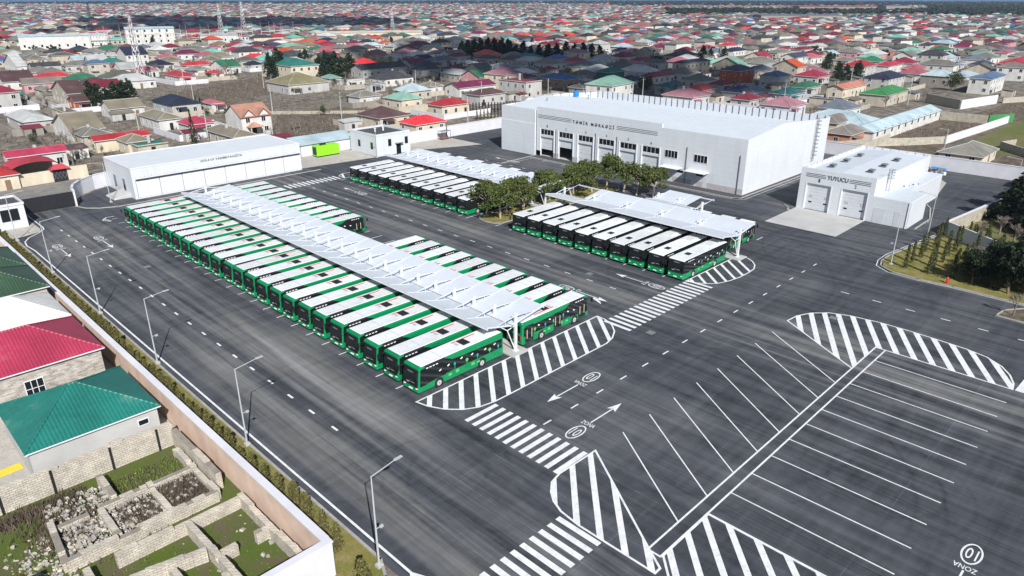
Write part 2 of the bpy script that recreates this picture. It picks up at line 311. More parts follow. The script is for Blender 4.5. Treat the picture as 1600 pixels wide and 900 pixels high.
# sea: everything beyond the shore line, about four kilometres out
shore = [(-2500, 4300), (-800, 4450), (700, 4350), (1500, 4100), (2300, 3600), (3000, 3000), (3600, 2300), (4100, 1500), (4400, 600), (4600, -900)]
sheet('sea', shore + [(9000, -900), (9000, 9000), (-2500, 9000)], .0, 'sea_water')
sheet('yard_asphalt', [(21.4, -60), (184.8, -60), (184.8, 156), (101, 156), (88, 160.5), (81.5, 160.5), (81.5, 148.3), (44.4, 148.3), (44.4, 163.5), (41, 162), (37.5, 158.5), (35, 152), (25, 152), (25, 150), (21.4, 150)], 0, 'asphalt')
sheet('street', [(-60, 157), (24, 157), (40, 166), (60, 182), (46, 176), (28, 175), (-60, 174)], .0, 'street')
sheet('verge', [(18.2, 35.6), (20.8, 33.1), (21.4, 34.3), (21.45, 150), (18.2, 150)], .02, 'lawn')
sheet('verge_end', [(12, 20), (20.3, 20), (20.7, 31), (20.8, 33.1), (18.2, 35.6), (5, 35.3)], .02, 'lawn')
sheet('entry_pavement', [(18.5, 135.5), (25.6, 138.5), (25.9, 140.5), (25.9, 152), (18.5, 152)], .04, 'slab')
sheet('generator_pad', [(81.6, 149.5), (101, 147.5), (101.3, 160.2), (81.6, 160.4)], .05, 'slab')
sheet('wash_apron', [(118.1, 41), (131, 41), (131, 53.6), (118.1, 53.6)], .05, 'concrete')
sheet('side_pavement', [(112, 148), (131, 141), (131, 156), (112, 156)], .03, 'slab')
sheet('wash_back_slab', [(158, 37), (172, 39), (183, 47), (183, 62), (161, 54)], .03, 'slab')
# lawn by the wash building
lawn = [(106.9, -20), (107.1, 13.8), (107.3, 20.6), (107.1, 25), (107.6, 28.4), (109.2, 30.4), (111.5, 31.2), (115, 31.2), (132, 28.6), (184, 24), (184, -20)]
sheet('lawn', lawn, .06, 'lawn')
isl = [(83.3, 90.6), (82.9, 88.8), (83.3, 87.0), (84.2, 86.0), (96, 85.6), (118, 85.4), (120, 87.5), (118, 91), (100, 92), (86, 92.0), (84.2, 91.8)]
sheet('tree_island', isl, .10, 'lawn')
ext = [(100.6, 13.9), (103.2, 13.6), (106, 11.5), (107, 5), (101.5, 5), (100.4, 10)]
sheet('corner_island', ext, .06, 'brown_field')
kb = MB()
def kerbline(line, wd=.22, h=.13, mat='kerb_stone'): kb.wedge(line, wd, 0, h, mat)
kerbline([(21.45, 150), (21.45, 34.5), (20.7, 32.8), (20.3, 30)])
kerbline([(106.9, -20), (107.1, 13.8), (107.3, 20.6), (107.0, 25)] + [(107.5, 28.6), (109.0, 30.7), (111.5, 31.4), (115, 31.4), (132, 28.9)])
kerbline(isl + [isl[0]]); kerbline(ext + [ext[0]])
kerbline([(128.3, 121), (128.3, 66), (129.2, 64.2), (171, 63.9)]); kerbline([(118, 120.6), (131, 121.2)])
kerbline([(34.6, 151.5), (35.6, 148.7), (37.4, 146.9), (40.3, 145.6), (84, 145.6)]); kerbline([(131, 56), (129.5, 54.5), (128, 54), (128.3, 53.8)])
kerbline([(132, 33), (140, 33), (148, 35.2), (150, 36.4)])
kb.build('kerbs')['kind'] = 'structure'
sheet('workshop_pavement', [(128.4, 64.3), (171, 64), (171, 65.5), (131.5, 65.5), (131.5, 121), (128.4, 121)], .10, 'bitumen')
# painted markings, one sheet 8 mm above the asphalt
mk = MB(); ZM = .012; ZL = .019
def quad(a, b_, wd, z=ZM):
    d = Vector((b_[0] - a[0], b_[1] - a[1])); L = d.length; n = Vector((-d.y, d.x)) / L * wd / 2
    mk.face([(a[0] - n.x, a[1] - n.y, z), (b_[0] - n.x, b_[1] - n.y, z), (b_[0] + n.x, b_[1] + n.y, z), (a[0] + n.x, a[1] + n.y, z)], 'marking_paint')
def pline(pts, wd=.16, close=False):   # mitred strip along a polyline, one connected ribbon
    global ZL
    ZL += .0008; ZM = ZL
    if close: pts = pts + [pts[0]]
    P2 = [Vector(p) for p in pts]; n = len(P2); L = []; R = []
    for i in range(n):
        if close: a = P2[(i - 1) % (n - 1)]; c = P2[(i + 1) % (n - 1)] if i < n - 1 else P2[1]
        else: a = P2[max(0, i - 1)]; c = P2[min(n - 1, i + 1)]
        d1 = (P2[i] - a).normalized() if (P2[i] - a).length > 1e-6 else (c - P2[i]).normalized()
        d2 = (c - P2[i]).normalized() if (c - P2[i]).length > 1e-6 else d1
        n1 = Vector((-d1.y, d1.x)); n2 = Vector((-d2.y, d2.x)); m = (n1 + n2).normalized(); s_ = min(2.5, 1 / max(.3, m.dot(n1)))
        L.append(P2[i] + m * s_ * wd / 2); R.append(P2[i] - m * s_ * wd / 2)
    for i in range(n - 1): mk.face([(R[i].x, R[i].y, ZM), (R[i + 1].x, R[i + 1].y, ZM), (L[i + 1].x, L[i + 1].y, ZM), (L[i].x, L[i].y, ZM)], 'marking_paint')
def clip(poly, nx, ny, c):       # keep nx*x + ny*y <= c
    out = []
    for i in range(len(poly)):
        a, b_ = poly[i], poly[(i + 1) % len(poly)]; da = nx * a[0] + ny * a[1] - c; db = nx * b_[0] + ny * b_[1] - c
        if da <= 0: out.append(a)
        if (da < 0) != (db < 0) and da != db:
            t = da / (da - db); out.append((a[0] + (b_[0] - a[0]) * t, a[1] + (b_[1] - a[1]) * t))
    return out
def hatch(poly, through, d, spacing, wd, count, outline=.18):
    # stripes of direction d; stripe i passes through `through` shifted by i*spacing (a vector)
    L = math.hypot(*d); nx, ny = -d[1] / L, d[0] / L
    for i in range(count):
        px, py = through[0] + spacing[0] * i, through[1] + spacing[1] * i; c = nx * px + ny * py
        q = clip(clip(poly, nx, ny, c + wd / 2), -nx, -ny, -(c - wd / 2))
        if len(q) >= 3: mk.face([(p[0], p[1], ZM + .006) for p in q], 'marking_paint')
    if outline: pline(poly, outline, True)
h1 = [(36.5, 49.5), (36.8, 48.1), (37.6, 46.5), (38.8, 45.2), (40.2, 44.4), (42, 44.05), (44.2, 44), (60.0, 44), (61.6, 44.4), (63.2, 45.3), (64.4, 46.6), (65.1, 48.2), (65.2, 49.5)]
hatch(h1, (38.2, 49.5), (4.6, 5.4), (2.09, 0), .5, 14)
h2 = [(83.2, 48.0), (83.6, 46.9), (84.3, 45.6), (85.6, 44.4), (87.6, 43.7), (89.9, 43.35), (92.6, 43.3), (94.6, 43.5), (96.2, 44.2), (97.4, 45.2), (98.2, 46.4), (98.1, 47.5), (97, 48.0)]
hatch(h2, (84.5, 48), (3.8, 4.3), (2.12, 0), .42, 7)
h3 = [(80.9, 21.5), (80.9, 8.1), (82.4, 8.3), (84.2, 9.0), (85.8, 10.1), (87.1, 11.8), (87.7, 14), (88.0, 17), (88.2, 20), (88.2, 23.6), (87.7, 26.8), (86.7, 29.2), (85, 30.8), (82.9, 31.7), (80.7, 31.9), (73.9, 21.5)]
hatch(h3, (88, 10), (11.5, 6.25), (0, 1.87), .62, 14)
h4 = [(34.15, 19.8), (34.15, 26.7), (34.4, 28.7), (34.9, 29.9), (35.6, 30.8), (36.6, 31.6), (37.9, 31.9), (42.6, 31.8), (35.8, 21.4), (34.8, 19.8)]
hatch(h4, (34.2, 20.1), (7.5, 7.0), (0, 2.27), .5, 6)
h5 = [(42.2, 20.35), (36.0, 20.35), (34.4, 18.8), (34.2, 4), (42.2, 4)]
hatch(h5, (36.8, 20.35), (4.4, 4.2), (2.42, 0), .5, 8); 
# bottom left kerbside hatch
hatch([(22.2, 31.9), (23.3, 29.4), (23.4, 20), (21.2, 20), (21.3, 30.6)], (22.5, 30.6), (1, -.55), (0, -2), .5, 5)
# spine between the parking bays
pline([(35.7, 20.42), (81, 20.42)], .16); pline([(35.7, 21.5), (80.9, 21.5)], .16); pline([(35.75, 20.4), (35.75, 21.5)], .16)
for i in range(11): quad((77.5 - 3.52 * i, 20.36), (77.5 - 3.52 * i, 7.9), .12)
for i in range(8): quad((76.4 - 4.25 * i, 31.8), (69.6 - 4.25 * i, 21.58), .12)
quad((80.8, 7.5), (85.0, 7.3), .75, .045)
for i in range(12): mk.face([(37.7, 32.0 + 1.02 * i, ZM), (41.8, 32.0 + 1.02 * i, ZM), (41.8, 32.5 + 1.02 * i, ZM), (37.7, 32.5 + 1.02 * i, ZM)], 'marking_paint')
for i in range(11): mk.face([(33.4 - 1.0 * i, 24.3, ZM), (33.9 - 1.0 * i, 24.3, ZM), (33.9 - 1.0 * i, 28.4, ZM), (33.4 - 1.0 * i, 28.4, ZM)], 'marking_paint')
for i in range(19): mk.face([(64.5 + 1.05 * i, 44.05, ZM), (65.0 + 1.05 * i, 44.05, ZM), (65.0 + 1.05 * i, 48.0, ZM), (64.5 + 1.05 * i, 48.0, ZM)], 'marking_paint')
for i in range(12): mk.face([(70.4 + 1.07 * i, 134.7, ZM), (70.9 + 1.07 * i, 134.7, ZM), (70.9 + 1.07 * i, 138.0, ZM), (70.4 + 1.07 * i, 138.0, ZM)], 'marking_paint')
hatch([(83.4, 134.6), (83.6, 137.2), (85.0, 138.4), (87.5, 138.6), (95, 138.4), (95, 134.6)], (85.2, 138.4), (-2, -4), (2.6, 0), .5, 4)
for i in range(27): quad((28.25, 137.2 - 4.07 * i), (28.25, 136.2 - 4.07 * i), .22) if i % 1 == 0 and 137.2 - 4.07 * i > 50 else None
for i in range(24): quad((74.0, 132.2 - 4.1 * i), (74.0, 131.1 - 4.1 * i), .16) if 132 - 4.1 * i > 50 else None
for i in range(18):
    x = 42.4 + 3.98 * i
    if x < 104: quad((x, 37.85), (x + 1.1, 37.85), .17)
for i in range(12): quad((94.8, 30.9 - 4.1 * i), (94.8, 29.8 - 4.1 * i), .17)
for i in range(12): quad((118.1, 126.3 - 4.2 * i), (118.1, 125.2 - 4.2 * i), .16)
pline([(22.2, 20), (22.2, 54), (22.2, 105), (22.2, 128), (21.9, 131.5), (22.2, 134), (23.2, 136), (25.2, 138), (26.3, 139.6), (26.5, 141), (26.5, 151.5)], .2)
pline([(106.5, -20), (106.7, 13.8), (106.9, 20.6), (106.6, 25), (107.0, 29), (108.7, 31.2), (111.5, 31.9), (115, 31.9), (132, 29.4), (150, 28)], .12)
pline([(127.6, 120.5), (127.6, 66), (127.9, 64.4), (128.9, 63.3), (171, 63)], .1); pline([(118.5, 120.4), (120.5, 119.4), (128, 119.4)], .1)
for i in range(25): quad((36.6, 53.15 - .13 + 3.527 * i), (37.6, 53.15 - .13 + 3.527 * i), .14)
for i in range(24): quad((60.6 if 9 < i < 13 else 64.2, 53.3 + 3.51 * i), (65.3, 53.3 + 3.51 * i), .14)
for i in range(11): quad((83.0 - .6, 51.4 - .1 + 3.44 * i), (84.4 - .6, 51.4 - .1 + 3.44 * i), .14)
for i in range(12): quad((81.8, 94.9 + 3.53 * i), (83.2, 94.9 + 3.53 * i), .14)
quad((81.8, 92.9), (95, 92.9), .14); quad((107.4, 49.6), (109.4, 49.6), .14); quad((36.2, 136.6), (35.6, 139), .16); pline([(36.0, 136.4), (35.2, 138), (36.2, 139.5), (37.5, 139.3)], .2)
quad((121.9, 98), (130.8, 98.9), .14)
for yy in (115.0, 108.8, 102.5, 96.4, 90.3): quad((126.5, yy), (129.8, yy), .14)
def arrow(tip, d):                # straight arrow, ZONA and the oval 10 painted behind it
    d = Vector(d); n = Vector((-d.y, d.x)); T = Vector(tip)
    def pt(a, b_): q = T - d * a + n * b_; return (q.x, q.y, ZM)
    mk.face([pt(0, 0), pt(1.7, .48), pt(1.45, .10), pt(1.45, -.10), pt(1.7, -.48)], 'marking_paint')
    mk.face([pt(1.4, .07), pt(4.8, .07), pt(4.8, -.07), pt(1.4, -.07)], 'marking_paint')
    ce = T - d * 7.0
    N = 28
    for i in range(N):
        a, b_ = 2 * math.pi * i / N, 2 * math.pi * (i + 1) / N
        def ov(t, k_): q = ce + d * (1.3 * k_ * math.cos(t)) + n * (.68 * (k_ if k_ == 1 else k_ - .08) * math.sin(t)); return (q.x, q.y, ZM)
        mk.face([ov(a, 1), ov(b_, 1), ov(b_, .89), ov(a, .89)], 'marking_paint')
    ang = math.atan2(d.y, d.x) - math.pi / 2
    for txt, wd, hh, back, side in (('ZONA', 1.5, .55, 5.45, .75), ('10', .75, 1.35, 7.68, .37)):
        me = fit_text(txt, wd, hh, 'marking_paint', 0)
        q = T - d * back + n * side
        rm = Matrix.Rotation(ang, 2)
        for p in me.polygons:
            pts = []
            for vi in p.vertices:
                v = rm @ Vector((me.vertices[vi].co.x, me.vertices[vi].co.y)); pts.append((q.x + v.x, q.y + v.y, ZM))
            mk.face(pts, 'marking_paint')
        bpy.data.meshes.remove(me)
arrow((45.6, 40.3), (-1, 0)); arrow((50.6, 34.9), (1, 0)); arrow((25.3, 120.8), (0, -1)); arrow((31.4, 120.8), (0, -1)); arrow((78.6, 127.6), (0, 1))
arrow((78.7, 56.8), (0, 1)); arrow((121.8, 126.6), (0, 1)); arrow((69.7, 51.4), (0, -1)); arrow((44.8, 4.6), (-1, 0))
mk.face([(69.2, 53.6, .044), (68.4, 51.4, .044), (69.0, 52.0, .044), (69.6, 53.4, .044)], 'marking_paint')
mk.build('road_markings')['kind'] = 'structure'
mh = MB()
for x, y in ((76, 59.5), (32, 108), (85.6, 28.2), (66, 42)): mh.box(x - .45, x + .45, y - .45, y + .45, 0, .02, 'steel_grey')
mh.build('drain_covers')['kind'] = 'structure'

# ---------------------------------------------------------------- walls of the compound
def wallthing(name, line, wd, h, mat, label, cat='wall', coping=None, group=None, cw=.12):
    r = thing(name, (line[0][0], line[0][1], 0), 0, label, cat, group); L = [(p[0] - line[0][0], p[1] - line[0][1]) for p in line]
    m = MB(); m.wedge(L, wd, 0, h, mat); m.build('wall_panel', r)
    if coping: c = MB(); c.wedge(L, wd + cw, h, h + .12, coping); c.build('coping', r)
    return r
r = wallthing('perimeter_wall', [(18.2, 150), (18.2, 36.3)], .5, 2.9, 'peach_plaster', 'long peach plastered wall with white coping between the houses and the hedge', coping='plaster_white')
m = MB(); m.box(.26, .29, -114.2, 0, 0, 2.9, 'plaster_white'); m.build('render_coat', r)
wallthing('perimeter_wall', [(18.2, 35.7), (2, 35.7)], .45, 2.9, 'plaster_white', 'white plastered wall turning the corner beside the ruined foundations', coping='plaster_white')
wallthing('perimeter_wall', [(112.2, 156), (131, 156), (184.7, 156)], .3, 3.0, 'plaster_white', 'white wall closing the yard behind the workshop tanks', coping='plaster_white')
wallthing('perimeter_wall', [(184.8, 155.5), (184.8, 28)], .3, 3.0, 'plaster_white', 'white wall along the back of the wash building yard', coping='plaster_white')
wallthing('garden_wall', [(131.6, 28.2), (150, 26), (165, 23.6), (184.6, 23)], .3, 2.5, 'garden_block', 'cream stone wall running back from the thuja lawn', coping='plaster_white')
wallthing('garden_wall', [(131.5, 27.9), (126, 20.5), (122.3, 15.5), (118, 4)], .25, 2.5, 'plaster_white', 'white wall behind the rows of young thujas')
sheet('wild_ground', [(132, 27.5), (165, 23), (184, 22), (184, -20), (119, -20), (118.5, 4)], .08, 'green_field')
cv = [(34.9, 151.8), (35.3, 154.5), (36.4, 157.6), (38.4, 160.6), (41.4, 163.2), (44.3, 164.2)]
wallthing('curved_wall', cv, .3, 2.9, 'plaster_white', 'white curved wall between the sliding gate and the substation', coping='plaster_white')
g = thing('sliding_gate', (25.2, 152.1, 0), 0, 'long black sliding gate across the yard entrance', 'gate')
m = MB(); m.box(0, 9.5, -.05, .05, .15, 2.8, 'black_metal'); m.build('gate_panel', g)
m = MB()
for i in range(8): m.box(i * 1.34, i * 1.34 + .08, -.09, -.052, .1, 2.85, 'black_metal')
m.box(0, 9.5, -.09, -.052, 2.78, 2.86, 'black_metal'); m.build('gate_frame', g)

# ---------------------------------------------------------------- yard buildings
def window_mesh(wd, h, panes=2, frame='white_metal', glass='dark_glass', rows=1):
    m = MB(); f = .07; m.box(-wd / 2, wd / 2, -.02, .05, 0, h, glass)
    m.box(-wd / 2 - f, wd / 2 + f, -.07, .05, -f, 0, frame); m.box(-wd / 2 - f, wd / 2 + f, -.07, .05, h, h + f, frame)
    m.box(-wd / 2 - f, -wd / 2, -.07, .05, 0, h, frame); m.box(wd / 2, wd / 2 + f, -.07, .05, 0, h, frame)
    for i in range(1, panes): x = -wd / 2 + wd * i / panes; m.box(x - .03, x + .03, -.05, -.021, 0, h, frame)
    for i in range(1, rows): z = h * i / rows; m.box(-wd / 2, wd / 2, -.045, -.023, z - .03, z + .03, frame)
    return m.mesh('window')
FACE_X = -math.pi / 2     # rotation that turns a -Y facing piece to face -X
W = thing('workshop_building', (131.2, 65, 0), 0, 'huge white metal clad workshop with six numbered bus doors and black roof lettering', 'workshop')
m = MB(); D_, L_ = 38.8, 68.2
doors = [(50.6, 55.0), (44.5, 49.0), (38.4, 42.9), (32.3, 36.8), (26.2, 30.7), (20.1, 24.6)]
def sill(y0, y1, z0, z1, mat='white_panel', x0=0, x1=.5): m.box(x0, x1, y0, y1, z0, z1, mat)
ys = sorted([d[0] for d in doors] + [d[1] for d in doors]); cuts = [0] + ys + [56.4]
for i in range(0, len(cuts), 2): sill(cuts[i], cuts[i + 1], 0, 6.75)
sill(0, 19.9 , 6.75, 11.2); sill(19.9, 56.4, 6.75, 12.0); 
m.box(-.6, .5, 56.4, L_, 0, 7.8, 'white_panel'); m.box(-.5, .5, 56.4, L_, 7.8, 11.3, 'white_panel')
for d in doors: m.box(0, .5, d[0], d[1], 4.85, 5.4, 'white_panel')
prof = [(.5, 11.2), (15, 12.6), (D_ - .4, 11.1)]
side = [(.5, 0), (D_ - .4, 0), (D_ - .4, 11.1), (15, 12.7), (.5, 11.2)]
m.prism_xz(side, 0, .4, 'white_panel'); m.prism_xz([(.5, 0), (D_ - .4, 0), (D_ - .4, 11.1), (24, 12), (9, 12), (8, 11.4), (.5, 11.3)], L_ - .4, L_, 'white_panel')
m.box(D_ - .4, D_, 0, L_, 0, 11.5, 'white_panel'); m.box(.5, D_ - .4, .4, L_ - .4, 0, .05, 'concrete'); m.box(9, 9.2, .4, L_ - .4, 0, 10, 'steel_grey')
m.build('wall', W)
m = MB(); a = [(.5, 10.9), (15, 12.3), (D_ - .4, 9.5)]
for i in range(2): m.hexa([(a[i][0], .4, a[i][1] - .2), (a[i + 1][0], .4, a[i + 1][1] - .2), (a[i + 1][0], L_ - .4, a[i + 1][1] - .2), (a[i][0], L_ - .4, a[i][1] - .2),
                 (a[i][0], .4, a[i][1]), (a[i + 1][0], .4, a[i + 1][1]), (a[i + 1][0], L_ - .4, a[i + 1][1]), (a[i][0], L_ - .4, a[i][1])], 'white_roof_metal')
for j in range(84):
    y = .8 + j * .80
    for i in range(2): m.hexa([(a[i][0], y, a[i][1]), (a[i + 1][0], y, a[i + 1][1]), (a[i + 1][0], y + .07, a[i + 1][1]), (a[i][0], y + .07, a[i][1]),
                 (a[i][0], y, a[i][1] + .06), (a[i + 1][0], y, a[i + 1][1] + .06), (a[i + 1][0], y + .07, a[i + 1][1] + .06), (a[i][0], y + .07, a[i][1] + .06)], 'roof_seam')
m.build('roof', W)
m = MB()
for j in range(38): m.box(D_ - .5, D_ - .41, .9 + j * 1.8, 1.02 + j * 1.8, 9.4, 11.6, 'black_metal')
for j in range(9): m.box(4 + j * 3.6, 4.12 + j * 3.6, L_ - .5, L_ - .41, 11.0, 12.3 if 1 < j < 6 else 11.6, 'black_metal')
m.build('parapet_posts', W)
m = MB(); m.box(-.02, 0, 0, 19.9, 0, 1.3, 'plinth'); 
for i in range(1, len(cuts) - 1, 2): m.box(-.02, 0, cuts[i + 1] if i + 1 < len(cuts) else 0, cuts[i + 2] if i + 2 < len(cuts) else 56.4, 0, 1.3, 'plinth') if i + 2 < len(cuts) else None
m.box(-.02, 0, 55.0, 56.3, 0, 1.3, 'plinth'); m.build('plinth', W)
for i, d in enumerate(doors):
    wd = d[1] - d[0]; cy = (d[0] + d[1]) / 2
    place('window', window_mesh(wd - .25, 1.25, 4), W, (.12, cy, 5.45), FACE_X)
    z0 = (1.8, 3.0, .05, .05, .05, .05)[i]
    m = MB(); m.box(.3, .38, d[0] + .02, d[1] - .02, z0, 4.85, 'white_door')
    for kz in range(int(z0), 5): m.box(.285, .3, d[0] + .05, d[1] - .05, kz + .4, kz + .43, 'plinth') if kz + .45 < 4.8 and kz + .4 > z0 else None
    if i > 1:
        for zz in (1.2, 2.6):
            for yy in (cy - 1.4, cy + 1.3): m.box(.27, .3, yy - .25, yy + .25, zz, zz + .3, 'plinth'); m.box(.26, .27, yy - .18, yy + .18, zz + .06, zz + .24, 'white_door')
    m.build('bay_door', W)
    m = MB()
    for yy in (d[0] - .28, d[1] + .02): m.box(-.10, .0, yy, yy + .26, 1.3, 6.9, 'white_metal')
    m.build('door_frame', W)
    me = fit_text(str(i + 1), .32, .6); place('number', me, W, (-.02, cy + .16, 7.3), (math.pi / 2, 0, FACE_X))
me = fit_text('T Ə M İ R   M Ə R K Ə Z İ', 12.2, .95, extrude=.03); place('lettering', me, W, (-.04, 44.7, 9.3), (math.pi / 2, 0, FACE_X))
m = MB()
for y0, y1 in ((45.1, 55.9), (20.9, 31.8)):
    for z in (9.38, 9.72, 10.06): m.box(-.03, 0, y0, y1, z, z + .09, 'sign_ink')
m.build('stripes', W)
for y in (17.2 - 1.1 + 1.0, 10.0): place('window', window_mesh(3.1, 1.5, 4), W, (-.01, y if y > 12 else 10, 5.2), FACE_X)
for y0, y1 in ((14.2, 18.8), (7.8, 12.6)):
    m = MB(); m.hexa([(-1.9, y0, 3.3), (0, y0, 3.3), (0, y1, 3.3), (-1.9, y1, 3.3), (-1.9, y0, 3.38), (0, y0, 3.5), (0, y1, 3.5), (-1.9, y1, 3.38)], 'white_metal'); m.build('door_canopy', W)
for y in (17.0, 12.2 - 1, 8.6): m = MB(); m.box(-.04, 0, y - .55, y + .55, .1, 2.3, 'white_door'); m.box(-.05, -.041, y + .3, y + .36, 1.0, 1.15, 'black_metal'); m.build('door', W)
for y in (14.6, 9.9): m = MB(); m.box(-.03, 0, y - .8, y + .8, 2.35, 2.85, 'dark_glass'); m.build('window', W)
for y, z1 in ((13.3, 8.0), (1.2, 8.0), (25.5 + 6.0, 7.8), (44.0 - 7.2 + .8, 7.8), (56.3, 11.2), (49.8, 7.2)): m = MB(); m.tube((-.12, y, .1), (-.12, y, z1), .07, .07, 'ladder_steel'); m.build('downpipe', W)
m = MB()
for yy in (-.05, -.5): pass
for xx in (31.2, 31.9): m.tube((xx, -.35, 2.2), (xx, -.35, 12.0), .05, .05, 'ladder_steel')
for j in range(30): m.tube((31.2, -.35, 2.4 + j * .32), (31.9, -.35, 2.4 + j * .32), .025, .025, 'ladder_steel', 4)
for j in range(10): m.box(31.0, 32.1, -.95, -.9, 3.6 + j * .85, 3.68 + j * .85, 'ladder_steel'); m.box(31.0, 31.05, -.95, -.3, 3.6 + j * .85, 3.68 + j * .85, 'ladder_steel'); m.box(32.05, 32.1, -.95, -.3, 3.6 + j * .85, 3.68 + j * .85, 'ladder_steel')
m.build('roof_ladder', W)
for x, y in ((22, 58), (10, 62), (28, 62)): m = MB(); m.tube((x, y, 11.2), (x, y, 12.5), .12, .12, 'steel_grey'); m.box(x - .2, x + .2, y - .2, y + .2, 12.5, 12.6, 'steel_grey'); m.build('vent_pipe', W)
t = thing('rooftop_tank', (156.5, 130, 11.3), 0, 'blue water tank standing on the workshop roof', 'tank'); m = MB(); m.tube((0, 0, 0), (0, 0, 1.2), .8, .8, 'tank_blue', 16); m.build('tank_body', t)
m = MB(); m.tube((0, 0, 1.2), (0, 0, 1.5), .78, .3, 'tank_blue', 16); m.build('lid', t)

Y_ = thing('wash_building', (131, 34.1, 0), 0, 'white wash building with two numbered doors, YUYUCU sign and low side wing', 'wash building')
m = MB(); dd = [(7.2, 11.7), (13.7, 18.2)]
for a, b_ in ((6.2, 7.2), (11.7, 13.7), (18.2, 19.6)): m.box(0, .4, a, b_, 0, 5.0, 'white_panel')
m.box(0, .4, 6.2, 19.6, 5.0, 7.8, 'white_panel'); m.box(.4, 30, 6.2, 6.5, 0, 7.5, 'white_panel'); m.box(.4, 30, 19.3, 19.6, 0, 7.6, 'white_panel'); m.box(29.7, 30, 6.5, 19.3, 0, 7.6, 'white_panel')
m.box(1.5, 1.6, 6.5, 19.3, 0, 6.9, 'white_panel')
m.build('wall', Y_)
m = MB()
for y0, y1, za, zb in ((6.5, 12.9, 7.0, 7.45), (12.9, 19.3, 7.45, 7.0)): m.hexa([(.4, y0, za - .2), (29.7, y0, za - .2), (29.7, y1, zb - .2), (.4, y1, zb - .2), (.4, y0, za), (29.7, y0, za), (29.7, y1, zb), (.4, y1, zb)], 'white_roof_metal')
m.build('roof', Y_)
m = MB(); m.box(0, 8.8, 0, 6.19, 0, 4.6, 'white_panel'); m.box(8.8, 27, 2.7, 6.19, 0, 4.6, 'white_panel'); m.build('side_wing', Y_)
m = MB(); m.box(0.1, 8.7, .1, 6.1, 4.6, 4.68, 'white_roof_metal'); m.box(8.7, 26.9, 2.8, 6.1, 4.6, 4.68, 'white_roof_metal'); m.build('wing_roof', Y_)
m = MB(); 
for j in range(12): m.box(1.2 + j * 2.4, 1.26 + j * 2.4, 19.2, 19.29, 7.1, 7.75, 'plinth')
for j in range(8): m.box(29.61, 29.7, 7.3 + j * 1.6, 7.4 + j * 1.6, 7.1, 7.75, 'plinth')
m.build('parapet_posts', Y_)
for i, d in enumerate(dd[::-1]):
    cy = (d[0] + d[1]) / 2; m = MB(); m.box(.34, .4, d[0], d[1], 0.05, 5.0, 'white_door')
    for z in (1, 1.6, 2.2, 2.8, 3.4, 4.0, 4.5): m.box(.33, .34, d[0], d[1], z, z + .02, 'plinth')
    for yy in (cy + 1.3, cy - 1.5): m.box(.30, .33, yy - .25, yy + .25, 2.4, 2.7, 'black_metal'); m.box(.29, .30, yy - .21, yy + .21, 2.44, 2.66, 'white_door'); m.box(.30, .33, yy - .3, yy + .3, 1.35, 1.6, 'black_metal')
    m.build('bay_door', Y_); me = fit_text(str(i + 1), .3, .6); place('number', me, Y_, (-.03, cy + .2, 5.45), (math.pi / 2, 0, FACE_X))
    m = MB(); m.box(-.05, 0, d[1], d[1] + .18, 0, 5.1, 'white_metal'); m.box(-.05, 0, d[0] - .18, d[0], 0, 5.1, 'white_metal'); m.build('door_frame', Y_)
me = fit_text('YUYUCU', 3.7, .75, extrude=.03); place('lettering', me, Y_, (-.04, 14.6, 6.2), (math.pi / 2, 0, FACE_X))
m = MB()
for y0, y1 in ((14.9, 18.6), (7.0, 10.7)):
    for z in (6.22, 6.5, 6.78): m.box(-.03, 0, y0, y1, z, z + .09, 'sign_ink')
m.build('stripes', Y_)
m = MB(); m.box(-.03, 0, 3.9, 5.8, 0, 2.75, 'white_door'); m.build('double_door', Y_); m = MB(); m.box(-.03, 0, 1.4, 2.3, 0, 2.75, 'white_door'); m.build('door', Y_)
m = MB(); m.tube((-.1, .25, 0), (-.1, .25, 4.6), .05, .05, 'white_metal'); m.build('downpipe', Y_)
for x, y in ((6.5, 9.4), (13, 9.4), (20, 9.4), (6, 16.2), (12.5, 16.2), (19.5, 16.2)):
    m = MB(); m.box(x - .5, x + .5, y - .35, y + .35, 7.0, 7.55, 'steel_grey'); m.box(x - .7, x + .7, y - .5, y + .5, 7.55, 7.85, 'steel_grey'); m.box(x - .71, x - .7, y - .4, y + .4, 7.56, 7.8, 'black_metal'); m.build('roof_vent', Y_)
m = MB()
for yy in (6.1, 5.6): m.tube((5.5, yy, 4.6), (5.5, yy, 8.7), .04, .04, 'ladder_steel')
for j in range(12): m.tube((5.5, 5.6, 4.8 + j * .32), (5.5, 6.1, 4.8 + j * .32), .02, .02, 'ladder_steel', 4)
for j in range(4): m.box(5.0, 6.1, 5.2, 5.25, 7 + j * .5, 7.05 + j * .5, 'ladder_steel'); m.box(5, 5.05, 5.2, 6.1, 7 + j * .5, 7.05 + j * .5, 'ladder_steel'); m.box(6.05, 6.1, 5.2, 6.1, 7 + j * .5, 7.05 + j * .5, 'ladder_steel')
m.build('roof_ladder', Y_)
for x, y in ((11, 4.2), (13.5, 3.4)): m = MB(); m.box(x - .4, x + .4, y - .25, y + .25, 4.68, 5.25, 'white_metal'); m.box(x - .3, x + .3, y - .27, y - .25, 4.75, 5.15, 'steel_grey'); m.build('cooling_unit', Y_)

